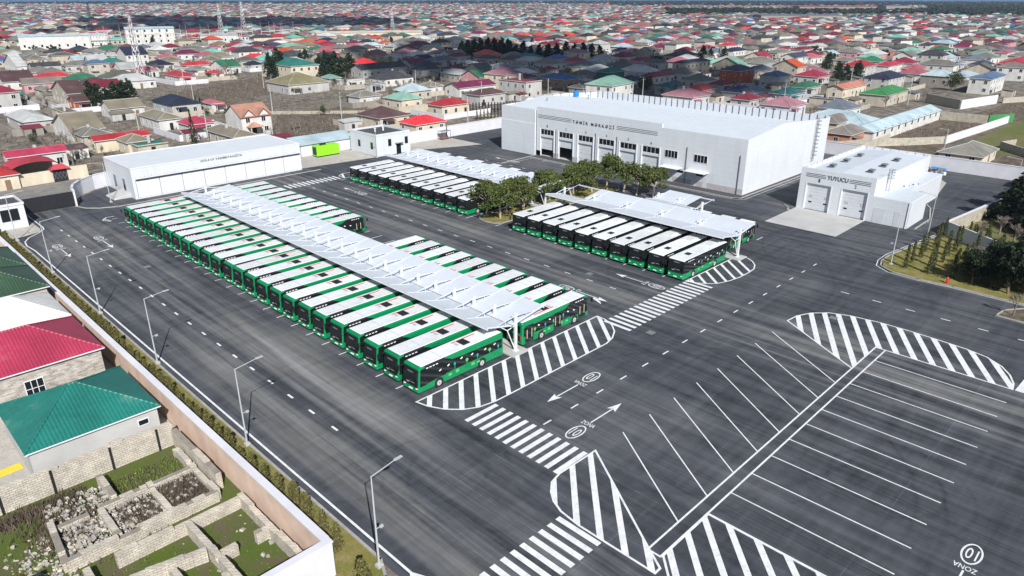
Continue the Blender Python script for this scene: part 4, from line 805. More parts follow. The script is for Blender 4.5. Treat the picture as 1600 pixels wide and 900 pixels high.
def trunk_mesh(kind, seed):
    rnd = random.Random(seed); m = MB()
    if kind in ('pine', 'big'):
        lean = Vector((rnd.uniform(-.7, .7), rnd.uniform(-.7, .7), 0)); mat = 'pine_bark' if kind == 'pine' else 'bark'
        a = Vector((0, 0, 0)); mid = Vector((lean.x * .4, lean.y * .4, 1.7)); top = Vector((lean.x, lean.y, 3.3)); m.tube(a, mid, .17, .14, mat, 7); m.tube(mid, top, .14, .10, mat, 7)
        for _ in range(7): an = rnd.uniform(0, 6.28); rr_ = rnd.uniform(1, 2.1); b0 = mid.lerp(top, rnd.random()); m.tube(b0, b0 + Vector((rr_ * math.cos(an), rr_ * math.sin(an), rnd.uniform(.7, 1.6))), .06, .025, mat, 5)
    elif kind == 'bare':
        def grow(p, d, L, r_, lv):
            q = p + d * L; m.tube(p, q, r_, r_ * .6, 'twig', 4 if lv else 6)
            if lv < 4:
                for _ in range(4 if lv < 3 else 3):
                    nd = (d + Vector((rnd.uniform(-.8, .8), rnd.uniform(-.8, .8), rnd.uniform(-.1, .5)))).normalized(); grow(p + d * L * rnd.uniform(.5, 1), nd, L * rnd.uniform(.55, .8), r_ * .55, lv + 1)
        grow(Vector((0, 0, 0)), Vector((0, 0, 1)), .3, .032, 0)
    else: m.tube((0, 0, 0), (0, 0, .5), .022, .012, 'bark', 5); [m.tube((0, 0, .1 + .1 * j), (.1 * math.cos(j * 2.3), .1 * math.sin(j * 2.3), .16 + .1 * j), .008, .004, 'bark', 4) for j in range(6)]
    return m.mesh('trunk' if kind != 'bare' else 'branches')
CR = {k_: [crown_mesh(k_, 10 * i + 1) for i in range(n_)] for k_, n_ in (('pine', 4), ('conifer', 3), ('cypress', 2), ('round', 3), ('thuja', 4), ('thuja_thin', 3), ('big', 2))}
TK = {k_: [trunk_mesh(k_, i) for i in range(3)] for k_ in ('pine', 'conifer', 'bare', 'big')}
pr = random.Random(21)
def plant(name, kind, x, y, h, label, cat, group, z=0, wide=1.0, lean=0):
    r = thing(name, (x, y, z), pr.uniform(0, 6.28), label, cat, group); s_ = h if kind not in ('pine', 'big') else h / 6.0
    r.scale = (s_ * wide, s_ * wide * pr.uniform(.9, 1.1), s_ * pr.uniform(.92, 1.08))
    if kind == 'bare': place('branches', pr.choice(TK['bare']), r); return r
    place('trunk', pr.choice(TK[kind if kind in TK else 'conifer']), r); place('crown', pr.choice(CR[kind]), r); return r
pl = [(85.2, 91.0, 7), (86.0, 88.2, 6.4), (88.5, 89.2, 6.6), (91.5, 87.8, 6.2), (94, 90.4, 6.4), (98, 88.2, 6.6), (101.5, 90.2, 6.4), (105, 87.4, 6.8), (108.5, 90.0, 6.6), (112, 88.0, 6.8), (116, 87.2, 7.4), (116.8, 83.6, 6.8), (116.5, 80.2, 6.8), (117.4, 76.8, 6.0), (121, 79, 5.4), (113.5, 91.5, 6)]
pw = ['leaning pine at the road tip of the island', 'pine just behind the leaning one on the island', 'grey-green pine in the front clump of the island', 'pine between the front clump and the white roofs', 'pine over the last bus of the far block', 'pine above the first roof of the right block', 'pine rising behind the right block near the canopy end', 'pine beside the open frame of the short canopy', 'pine touching the far canopy end', 'pine in the middle of the grove by the workshop', 'tallest pine of the grove, before workshop door four', 'pine before workshop door five', 'pine before workshop door six', 'pine nearest the small canopy', 'low pine by the workshop door canopies', 'pine at the back of the grove facing door three']
for (x, y, hh), l in zip(pl, pw): plant('pine_tree', 'pine', x, y, hh, l, 'pine tree', 'pines of the island grove', .1, pr.uniform(.85, 1.1))
y = 149.0; n = 0
while y > 37.2:
    x = 19.9 + pr.uniform(-.12, .12)
    if not (34 < y < 36): plant('cypress_shrub', 'thuja', x, y, pr.uniform(1.8, 2.6) if y > 50 else pr.uniform(2.3, 2.9), 'clipped olive green conifer shrub in the hedge row beside the long wall', 'shrub', 'conifer shrubs of the hedge along the wall', .02, .86)
    y -= pr.uniform(1.5, 1.8) if y > 85 else pr.uniform(2.0, 2.4)
for x, y, l in ((19.2, 33.2, 'dark conifer shrub at the outer corner of the wall'), (15.6, 33.6, 'conifer shrub against the white end wall')): plant('cypress_shrub', 'thuja', x, y, 2.6, l, 'shrub', 'conifer shrubs at the wall end', .02)
for i in range(7):
    for j in range(6):
        x = 110.5 + i * 3.3 + pr.uniform(-.3, .3); y = 27.8 - j * 3.0 + pr.uniform(-.3, .3)
        if x < 109.5 + j * .2 or (x > 124 and y < 20): continue
        plant('thuja', 'thuja_thin', x, y, pr.uniform(3.2, 4.6), 'young thin thuja standing in the rows on the lawn', 'thuja', 'young thujas planted in rows', .06, .85)
for i in range(5): plant('thuja', 'thuja_thin', 131.2 - i * 1.9, 24.0 - i * 2.3, 3.4, 'taller thuja in the line against the white garden wall', 'thuja', 'thujas along the white garden wall', .06, 1.5)
for x, y, hh in ((111.5, 20.3, 2.6), (112.6, 18.6, 3.4), (110.6, 16.8, 3.0), (112.2, 15.6, 3.6), (114.8, 19.2, 3.4), (116.6, 17.2, 3.8), (111, 12.4, 3.4), (113.6, 10.6, 4), (119, 18.4, 3.2), (118.6, 14.2, 4.2), (115.2, 13.0, 4.2), (121.2, 15.6, 3.6)): plant('garden_bush', 'round', x, y, hh, 'dense dark bush in the planting right of the hydrant', 'bush', 'dense bushes right of the hydrant', .06, 1.15)
bt = [(110.2, 19.0, 4.4, 'low dark forked tree just right of the hydrant'), (109.8, 14.6, 6.4, 'dark tree with slanting pale trunk near the kerb'), (114, 17.2, 5.0, 'dark tree behind the low forked one'),
 (113.4, 13.4, 6.6, 'tallest dark tree behind the slanting trunk'), (117.5, 12.5, 6.6, 'dark tree by the right edge, second from the wall'), (111.8, 10.6, 7.0, 'dark tree cut by the right edge of the picture')]
for x, y, hh, l in bt: plant('shade_tree', 'big', x, y, hh, l, 'tree', 'dark trees of the right garden', .06, 1.0)
for x, y, hh in ((148, 21.5, 9), (155, 21, 10), (143, 18, 8), (151, 15, 10), (162, 19, 9), (138, 13, 9)): plant('fir_tree', 'conifer', x, y, hh, 'dark fir growing between the two garden walls', 'fir', 'firs between the garden walls', .08, 1.9)
for x, y, hh in ((136, 24.5, 4), (139, 22, 5), (143, 21.5, 4.5), (134, 19, 5), (130, 15, 5), (138, 16, 5), (147, 17, 5), (122, 19, 4.5), (119.5, 20, 5), (128, 20, 4), (117, 17, 4.5)): plant('bare_bush', 'bare', x, y, hh, 'leafless brown bush near the cream garden wall', 'bush', 'leafless bushes of the right garden', .08, 1.3)
plant('young_tree', 'bare', 102.2, 12.4, 5, 'thin staked young tree on the kerbed corner island', 'tree', None, .06, .7)
TNAME = dict(conifer=('conifer_tree', 'dark conifer', 'conifer'), cypress=('cypress_tree', 'slender cypress', 'cypress'), round=('bushy_tree', 'round dark green tree', 'tree'), bare=('bare_tree', 'leafless grey-brown tree', 'bare tree'))
TREES = [('conifer',80.0,293.5,9),('conifer',81.4,289.8,9),('conifer',83.0,286.0,9),('conifer',86.2,287.2,9),('conifer',89.9,290.5,9),('conifer',93.0,292.2,9),('conifer',115.8,580.1,6.5),('conifer',78.2,398.8,6.5),('round',62.9,313.0,5),('cypress',76.0,195.9,9.5),('conifer',170.9,332.4,13),('conifer',176.6,334.8,13),('conifer',190.3,321.0,12),('conifer',189.8,313.3,12),('conifer',192.4,310.7,12),('conifer',196.6,310.5,12),('conifer',204.2,315.4,12),('round',248.6,366.7,5.5),('round',251.8,363.5,5.5),('round',252.8,356.6,5.5),('round',256.2,353.2,5.5),('round',257.4,346.2,5.5),('round',257.8,340.2,5.5),('conifer',325.9,369.3,12),('conifer',332.1,370.6,12),('conifer',328.0,359.7,12),('conifer',338.2,364.5,12),('conifer',334.2,353.5,12),('conifer',341.1,354.0,12),('conifer',340.7,347.0,12),('conifer',343.9,343.7,12),('conifer',332.9,326.5,11),('conifer',339.5,326.7,11),('conifer',339.4,319.9,11),('conifer',343.1,316.2,11),('conifer',350.7,315.5,11),('conifer',351.0,308.3,11),('conifer',358.7,307.5,11),('conifer',358.7,300.6,11),('conifer',366.4,299.7,11),('conifer',370.1,296.0,11),('conifer',377.8,295.3,11),('conifer',221.2,618.6,8),('conifer',221.6,393.8,8),('conifer',228.2,399.3,8),('conifer',363.6,498.0,8),('conifer',579.3,443.9,8),('conifer',421.8,396.3,8),('round',249.2,171.9,8),('round',257.6,175.2,8),('conifer',415.7,243.4,9),('conifer',410.7,235.1,9),('conifer',412.1,227.1,9),('cypress',390.5,218.3,11),('round',450.1,222.7,8),('round',447.2,218.6,8),('conifer',352.3,134.4,11),('conifer',361.4,129.0,11),('conifer',357.8,132.7,9),('conifer',401.0,159.3,9),('round',349.6,85.9,8),('round',353.3,85.2,8),('conifer',348.6,72.0,5),('cypress',555.5,195.7,6),('cypress',557.5,193.7,6),('cypress',553.6,197.6,6),('cypress',637.6,140.6,6),('round',456.5,124.1,5),('round',454.6,115.6,5),('round',412.5,253.4,5),('bare',503.8,198.3,6),('bare',489.7,190.1,6),('bare',196.1,252.8,6),('bare',201.3,254.1,6),('bare',207.2,255.0,6),('bare',213.1,256.0,6),('bare',191.4,251.2,6),('bare',93.3,203.0,6),('bare',95.8,203.4,6),('bare',93.9,196.5,6),('bare',95.2,210.3,6),('bare',95.9,219.2,6),('bare',53.9,219.4,6),('bare',50.6,214.1,6),('bare',50.7,221.3,6),('bare',50.3,226.9,6),('bare',105.4,195.3,6),('bare',108.4,196.9,6),('bare',107.5,191.6,6),('bare',392.8,177.6,6),('bare',380.7,169.9,6),('bare',126.0,182.3,6),('bare',424.7,125.7,6),('bare',40.0,199.6,6),('bare',45.3,191.3,6),('bare',48.7,195.9,6),('bare',157.3,358.4,6),('bare',163.8,360.4,6),('bare',153.0,330.9,6),('bare',142.2,300.6,6),('bare',41.1,236.1,4),('bare',41.6,228.0,4),('bare',45.8,228.8,4),('bare',46.5,220.6,4),('bare',53.9,203.7,4),('bare',53.3,196.6,4),('bare',78.3,194.8,4),('bare',80.7,196.2,4),('bare',77.3,205.0,4),('bare',128.5,219.1,4),('bare',129.3,214.4,4),('bare',123.6,236.4,4),('bare',127.1,237.2,4),('bare',97.1,193.4,4),('bare',217.1,55.0,4),('bare',106.3,307.1,4),('bare',111.9,307.2,4),('bare',95.1,292.4,4),('bare',105.6,184.8,4),('round',45.7,226.4,3.5),('round',58.9,270.2,3.5),('round',151.1,236.1,3.5),('round',127.7,215.9,3.5),('round',158.1,214.9,3.5),('round',182.7,199.5,3.5),('round',102.7,261.7,3.5)]
TREEOBJ = []
for kd, x, y, hh in TREES:
    nm, lb, ct = TNAME[kd]; TREEOBJ.append(plant(nm, kd, x, y, hh * pr.uniform(.85, 1.1), lb, ct, 'trees among the houses', 0, 1.35 if kd == 'conifer' else 1.0))

# ---------------------------------------------------------------- houses
def house(x, y, lx, ly, h, rt, rc, wc, st=1, windows=True, ov=.45, slope=.44, wallm=None, rot=0, label=None, group=None, cat='house', caps=True, detail=True):
    r = thing('house', (x, y, 0), rot, label or 'x', cat, group)
    w0, w1, v0, v1 = ov, lx - ov, ov, ly - ov; wm = wallm or 'wall_' + wc; rm = 'roof_' + rc
    m = MB(); m.box(w0, w1, v0, v1, -.1, h, wm)
    if rt == 'F':
        m.build('wall', r); m = MB(); m.box(w0 - .15, w1 + .15, v0 - .15, v1 + .15, h, h + .18, rm); m.box(w0 - .15, w1 + .15, v0 - .15, v0 + .1, h + .18, h + .4, wm); m.box(w0 - .15, w0 + .1, v0 + .1, v1 + .15, h + .18, h + .4, wm); m.build('roof', r)
    else:
        mn = min(lx, ly); rz = h + mn / 2 * slope; t_ = .12
        if rt == 'H':
            if lx >= ly: a, b_ = (ly / 2 * .95, ly / 2), (lx - ly / 2 * .95, ly / 2)
            else: a, b_ = (lx / 2, lx / 2 * .95), (lx / 2, ly - lx / 2 * .95)
        elif rt == 'X': rz = h + ly / 2 * slope; a, b_ = (0, ly / 2), (lx, ly / 2)
        else: rz = h + lx / 2 * slope; a, b_ = (lx / 2, 0), (lx / 2, ly)
        if rt != 'H':
            if rt == 'X':
                for xx in (w0, w1 - .2): m.hexa([(xx, v0, h), (xx + .2, v0, h), (xx + .2, v1, h), (xx, v1, h), (xx, ly / 2 - .05, rz - .15), (xx + .2, ly / 2 - .05, rz - .15), (xx + .2, ly / 2 + .05, rz - .15), (xx, ly / 2 + .05, rz - .15)], wm)
            else:
                for yy in (v0, v1 - .2): m.hexa([(w0, yy, h), (w1, yy, h), (w1, yy + .2, h), (w0, yy + .2, h), (lx / 2 - .05, yy, rz - .15), (lx / 2 + .05, yy, rz - .15), (lx / 2 + .05, yy + .2, rz - .15), (lx / 2 - .05, yy + .2, rz - .15)], wm)
        m.build('wall', r); m = MB()
        c = [(0, 0), (lx, 0), (lx, ly), (0, ly)]; A = (a[0], a[1], rz); Bp = (b_[0], b_[1], rz)
        if lx >= ly and rt == 'H' or rt == 'X': fs = [[0, 1, 'B', 'A'], [2, 3, 'A', 'B'], [3, 0, 'A'], [1, 2, 'B']]
        else: fs = [[0, 1, 'A'], [1, 2, 'B', 'A'], [2, 3, 'B'], [3, 0, 'A', 'B']]
        if rt == 'Y': fs = [[1, 2, 'B', 'A'], [3, 0, 'A', 'B']]
        if rt == 'X': fs = fs[:2]
        def P_(q, dz): return (A[0], A[1], A[2] + dz) if q == 'A' else (Bp[0], Bp[1], Bp[2] + dz) if q == 'B' else (c[q][0], c[q][1], h - .05 + dz)
        for f in fs: m.face([P_(q, t_) for q in f], rm); m.face([P_(q, 0) for q in f[::-1]], 'plinth')
        for i in range(4):   # fascia
            q, s2 = c[i], c[(i + 1) % 4]
            if rt == 'H' or (rt == 'X' and i in (0, 2)) or (rt == 'Y' and i in (1, 3)): m.face([(q[0], q[1], h - .05), (s2[0], s2[1], h - .05), (s2[0], s2[1], h - .05 + t_), (q[0], q[1], h - .05 + t_)], 'white_metal' if rc not in ('navy', 'charcoal') else rm)
        if caps:
            cm = 'concrete' if rc in ('greyolive', 'tan', 'taupe', 'darkolive', 'slate', 'palegrey', 'olivegold') else rm
            m.tube((A[0], A[1], rz + t_), (Bp[0], Bp[1], rz + t_), .1, .1, cm, 5) if A != Bp else None
            if rt == 'H':
                for i, q in ((0, A), (1, Bp if lx >= ly else A), (2, Bp), (3, A if lx >= ly else Bp)): m.tube((c[i][0], c[i][1], h + t_ - .03), (q[0], q[1], q[2] + t_), .08, .08, cm, 5)
        m.build('roof', r)
    if windows:
        nx_ = max(1, int((lx - 1.5) / 3.4)); ny_ = max(1, int((ly - 1.5) / 3.4)); hr = random.Random(int(x * 7 + y * 13)); di = hr.randrange(nx_)
        for s2 in range(st):
            zz = 1.0 + s2 * h / st
            if h < 2.6: zz = .8
            for i in range(nx_):
                xx = lx * (i + .5) / nx_
                if s2 == 0 and i == di: m = MB(); m.box(xx - .5, xx + .5, v0 - .06, v0, 0, 2.1, 'timber' if hr.random() < .5 else 'dark_opening'); m.build('door', r)
                elif hr.random() < .85: place('window', WIN, r, (xx, v0, zz))
            for i in range(ny_):
                if hr.random() < .75: place('window', WIN, r, (w0, ly * (i + .5) / ny_, zz), FACE_X)
        if detail and hr.random() < .5: m = MB(); cx_, cy_ = lx * hr.uniform(.3, .7), ly * .5; zt_ = h + min(lx, ly) / 2 * slope; m.box(cx_ - .3, cx_ + .3, cy_ + .3, cy_ + .9, h, zt_ + .7, 'concrete'); m.build('chimney', r)
        if detail and hr.random() < .35: m = MB(); m.hexa([(w0 + 1, v0 - 2.0, 2.3), (w0 + 4.5, v0 - 2.0, 2.3), (w0 + 4.5, v0, 2.6), (w0 + 1, v0, 2.6), (w0 + 1, v0 - 2.0, 2.38), (w0 + 4.5, v0 - 2.0, 2.38), (w0 + 4.5, v0, 2.68), (w0 + 1, v0, 2.68)], rm); m.tube((w0 + 1.2, v0 - 1.9, 0), (w0 + 1.2, v0 - 1.9, 2.3), .06, .06, 'white_metal'); m.tube((w0 + 4.3, v0 - 1.9, 0), (w0 + 4.3, v0 - 1.9, 2.3), .06, .06, 'white_metal'); m.build('porch', r)
    return r
WIN = window_mesh(1.15, 1.3, 2); HN = []     # HN: every house that gets a label later
def reg(o, x, y, lx, ly, h, rt, rc, wc, st): HN.append(dict(o=o, x=x + lx / 2, y=y + ly / 2, rt=rt, rc=rc, wc=wc, st=st, h=h, lx=lx, ly=ly)); return o
# four houses against the long wall
o = house(6.2, 61.0, 10.6, 10.4, 3.2, 'H', 'tealnear', 'lightgrey', wallm='concrete', windows=False, ov=.3, slope=.44, label='house with large teal ribbed hip roof beside the wall and the ruins', group=None)
place('window', window_mesh(.8, .5, 1), o, (9.0, .3, 1.9))
o = house(-12, 74.2, 28.5, 10.6, 4.4, 'H', 'crimsonnear', 'white', wallm='pattern_stone', windows=False, ov=.35, slope=.44, label='house with crimson ribbed roof and patterned stone wall, just above the teal one')
for xx in (22.0, 10.0): place('window', window_mesh(1.5, 1.7, 3, rows=2), o, (xx, .35, 1.5))
house(-6, 85.6, 22.6, 9.2, 4.3, 'H', 'whitetile', 'white', windows=True, ov=.35, label='house with off-white tiled roof and dark red hip lines')
for yy in (96.6, 107.0): house(-8, yy, 25.3, 10.2, 4.4, 'H', 'darkgreen', 'beige', windows=True, ov=.35, slope=.42, label='dark green roofed house %s' % ('nearest the off-white tiled roof' if yy < 100 else 'on the gatehouse side of the other dark green roof'))
m = MB()
# stone compound wall and the ruins
def stone_wall(m, a, b_, h, wd, jag, rnd, mat='limestone'):
    d = Vector((b_[0] - a[0], b_[1] - a[1])); L = d.length; n_ = max(1, round(L / .5)); u = d / L; nn = Vector((-u.y, u.x)); hh = h
    for i in range(n_):
        hh = max(h * .35, min(h * 1.08, h + round(rnd.gauss(0, jag) / .2) * .2)) if rnd.random() < .5 else hh
        s0 = Vector(a) + u * (L * i / n_); s1 = Vector(a) + u * (L * (i + 1) / n_ - .005); w_ = wd / 2 * rnd.uniform(.94, 1.04)
        q = [s0 - nn * w_, s1 - nn * w_, s1 + nn * w_, s0 + nn * w_]; m.hexa([(p.x, p.y, -.1) for p in q] + [(p.x, p.y, hh) for p in q], mat)
rr = random.Random(4)
o = thing('stone_wall', (3, 59.4, 0), 0, 'pale limestone block wall below the teal roofed house', 'wall'); m = MB(); stone_wall(m, (-8, 0), (13.8, 0), 2.3, .4, .05, rr); m.build('wall_face', o)
m = MB()
for x in (.6, 4.2, 8.6, 12.4): m.box(x, x + .16, -.30, -.21, 0, 2.2, 'dark_opening')
m.build('joint', o)
o = thing('stone_wall', (16.9, 59.2, 0), 0, 'pale stone wall running down beside the ruins to the plastered wall', 'wall'); m = MB(); stone_wall(m, (0, 0), (0, -9), 1.6, .5, .15, rr); m.build('wall_face', o)
def ruin(name_label, segs, org, h):
    o = thing('ruined_foundation', (org[0], org[1], 0), 0, name_label, 'ruin')
    for (a, b_, hk) in segs: m = MB(); stone_wall(m, (a[0] - org[0], a[1] - org[1]), (b_[0] - org[0], b_[1] - org[1]), h * hk, .45, .13, rr); m.build('wall_segment', o)
ruin('roofless limestone foundation with rubble filled rooms under the block wall', [((5.4, 49), (16.2, 49), 1), ((16.2, 49), (16.2, 57.5), .95), ((5.4, 49), (5.8, 54.5), .8), ((9.0, 49), (9.0, 53.6), .75), ((12.8, 49.2), (12.8, 54.2), .85), ((9.0, 53.8), (16.0, 53.8), .8), ((5.8, 53.8), (8.2, 53.8), .6), ((10.2, 54.2), (10.2, 57.8), 1)], (5.4, 49), 1.0)
ruin('roofless limestone foundation with grassy rooms beside the plastered wall', [((8.0, 47), (17.0, 47), 1), ((17.2, 47.2), (17.2, 37), 1), ((13.0, 47), (13.2, 38), .95), ((8.0, 44.2), (12.8, 43.2), .9), ((6.2, 47.4), (6.2, 44.6), .8), ((13.2, 42.3), (14.6, 42.3), .8), ((16, 42.3), (17, 42.3), .8), ((10.4, 43.5), (10.4, 40), .8), ((7.5, 40.5), (13, 40), .8), ((6, 44.5), (7.4, 44.2), .8)], (8, 38), 1.15)
sheet('ruin_ground', [(-14, 35.6), (17.9, 35.6), (17.9, 59.3), (-14, 59.3)], .01, 'ruin_ground')
sheet('house_yard', [(-14, 59.4), (17.9, 59.4), (17.9, 150), (-14, 150)], .01, 'slab')
m = MB()
for _ in range(1500):
    k2 = rr.random()
    if k2 < .30: x, y = rr.uniform(5.7, 9), rr.uniform(49.4, 53.6)
    elif k2 < .5: x, y = rr.uniform(9.2, 12.6), rr.uniform(49.4, 53.4)
    elif k2 < .62: x, y = rr.uniform(13, 16), rr.uniform(49.4, 53.6)
    elif k2 < .8: x, y = rr.uniform(5.8, 10), rr.uniform(54, 57.5)
    elif k2 < .95: x, y = rr.gauss(4.2, .9), rr.gauss(50.2, 2.2)
    else: x, y = rr.uniform(0, 17.5), rr.uniform(36, 58)
    s_ = rr.uniform(.04, .09) + .12 * rr.random() ** 4; rt_ = Matrix.Rotation(rr.uniform(0, 3), 3, Vector((rr.random(), rr.random(), 1)).normalized()); z_ = s_ * .4 + (rr.random() * .35 if k2 < .8 else 0)
    pts = [rt_ @ Vector((a * s_ * rr.uniform(.6, 1.2), b_ * s_ * rr.uniform(.6, 1.1), c_ * s_ * .6)) + Vector((x, y, z_)) for c_ in (-1, 1) for a, b_ in ((-1, -1), (1, -1), (1, 1), (-1, 1))]
    m.hexa(pts, rr.choice(['limestone', 'kerb_stone', 'garden_block']))
tag(m.build('rubble'), 'loose limestone rubble lying in and around the ruined foundations', 'rubble', kind='stuff')
m = MB()
for _ in range(9000):
    k2 = rr.random()
    if k2 < .22: x, y, h_, mt_ = rr.uniform(13.1, 16), rr.uniform(49.3, 53.6), .7, 'weed_leaf'
    elif k2 < .36: x, y, h_, mt_ = rr.gauss(11.2, .8), rr.gauss(51.5, 1.1), .55, 'weed_leaf'
    elif k2 < .46: x, y, h_, mt_ = rr.uniform(3, 9), rr.gauss(57.6, .5), .55, 'weed_leaf'
    elif k2 < .62: x, y, h_, mt_ = rr.gauss(7, 1.4), rr.gauss(54, 1.8), .5, 'weed_leaf'
    elif k2 < .74: x, y, h_, mt_ = rr.uniform(10.5, 16), rr.uniform(54, 57.5), .35, 'weed_leaf' if rr.random() < .5 else 'grass_leaf'
    else: x, y, h_, mt_ = rr.uniform(-8, 17.5), rr.uniform(36, 58), .22, 'grass_leaf'
    for _k in range(2): a = rr.uniform(0, 6.28); l_ = h_ * rr.uniform(.4, 1.1); u = Vector((math.cos(a), math.sin(a), 0)) * .05; tp = Vector((rr.gauss(0, .2), rr.gauss(0, .2), 1)) * l_; p = Vector((x, y, 0)); m.face([p - u, p + u, p + tp], mt_)
tag(m.build('weeds'), 'dry brown weeds and green grass growing inside the foundations', 'weeds', kind='stuff')
o = thing('doormat', (4.4, 64.8, .02), .05, 'yellow rectangle lying on the pale yard by the teal roofed house', 'mat'); m = MB(); m.box(0, 1.9, 0, 1.0, 0, .05, 'yellow_mat'); m.build('mat', o)
o = thing('shed_roof', (1.5, 47.0, 0), 0, 'corner of a red sheet roof at the bottom left edge', 'shed'); m = MB(); m.box(-6, 1.2, -4, .6, 0, 2.2, 'wall_beige'); m.build('wall', o); m = MB(); m.box(-6, 1.5, -4, .9, 2.2, 2.32, 'roof_maroon'); m.build('roof', o)
sheet('access_path', [(113, 232), (156, 195), (165, 170), (170, 172), (160, 200), (118, 238)], .05, 'pale_path')
sheet('brown_field', [(205, 65), (262, 66), (263, 50), (220, 51)], .03, 'brown_field'); sheet('green_field', [(214, 49), (280, 47), (290, 30), (214, 30)], .02, 'green_field')
sheet('orchard_plot', [(110, 305), (172, 346), (166, 300), (112, 258)], .012, 'brown_field'); sheet('vineyard_plot', [(95, 190), (128, 182), (146, 200), (150, 226), (120, 232)], .02, 'brown_field')
sheet('waste_ground', [(190, 60), (220, 70), (300, 60), (330, 60), (400, 40), (330, -20), (190, -20)], .0, 'brown_field')
def scatter(polys, n, hmin, hmax, mats, name, label, seed):
    m = MB(); q = random.Random(seed)
    for (x0, x1, y0, y1, wgt) in polys:
        for _ in range(int(n * wgt)):
            x, y = q.uniform(x0, x1), q.uniform(y0, y1)
            for _k in range(5):
                a = q.uniform(0, 6.28); h_ = q.uniform(hmin, hmax); u = Vector((math.cos(a), math.sin(a), 0)) * h_ * .10; tp = Vector((q.gauss(0, .35), q.gauss(0, .35), 1)) * h_; p = Vector((x + q.gauss(0, .3), y + q.gauss(0, .3), 0)); m.face([p - u, p + u, p + tp], mats[0] if q.random() < .7 else mats[1])
    tag(m.build(name), label, 'scrub', kind='stuff')
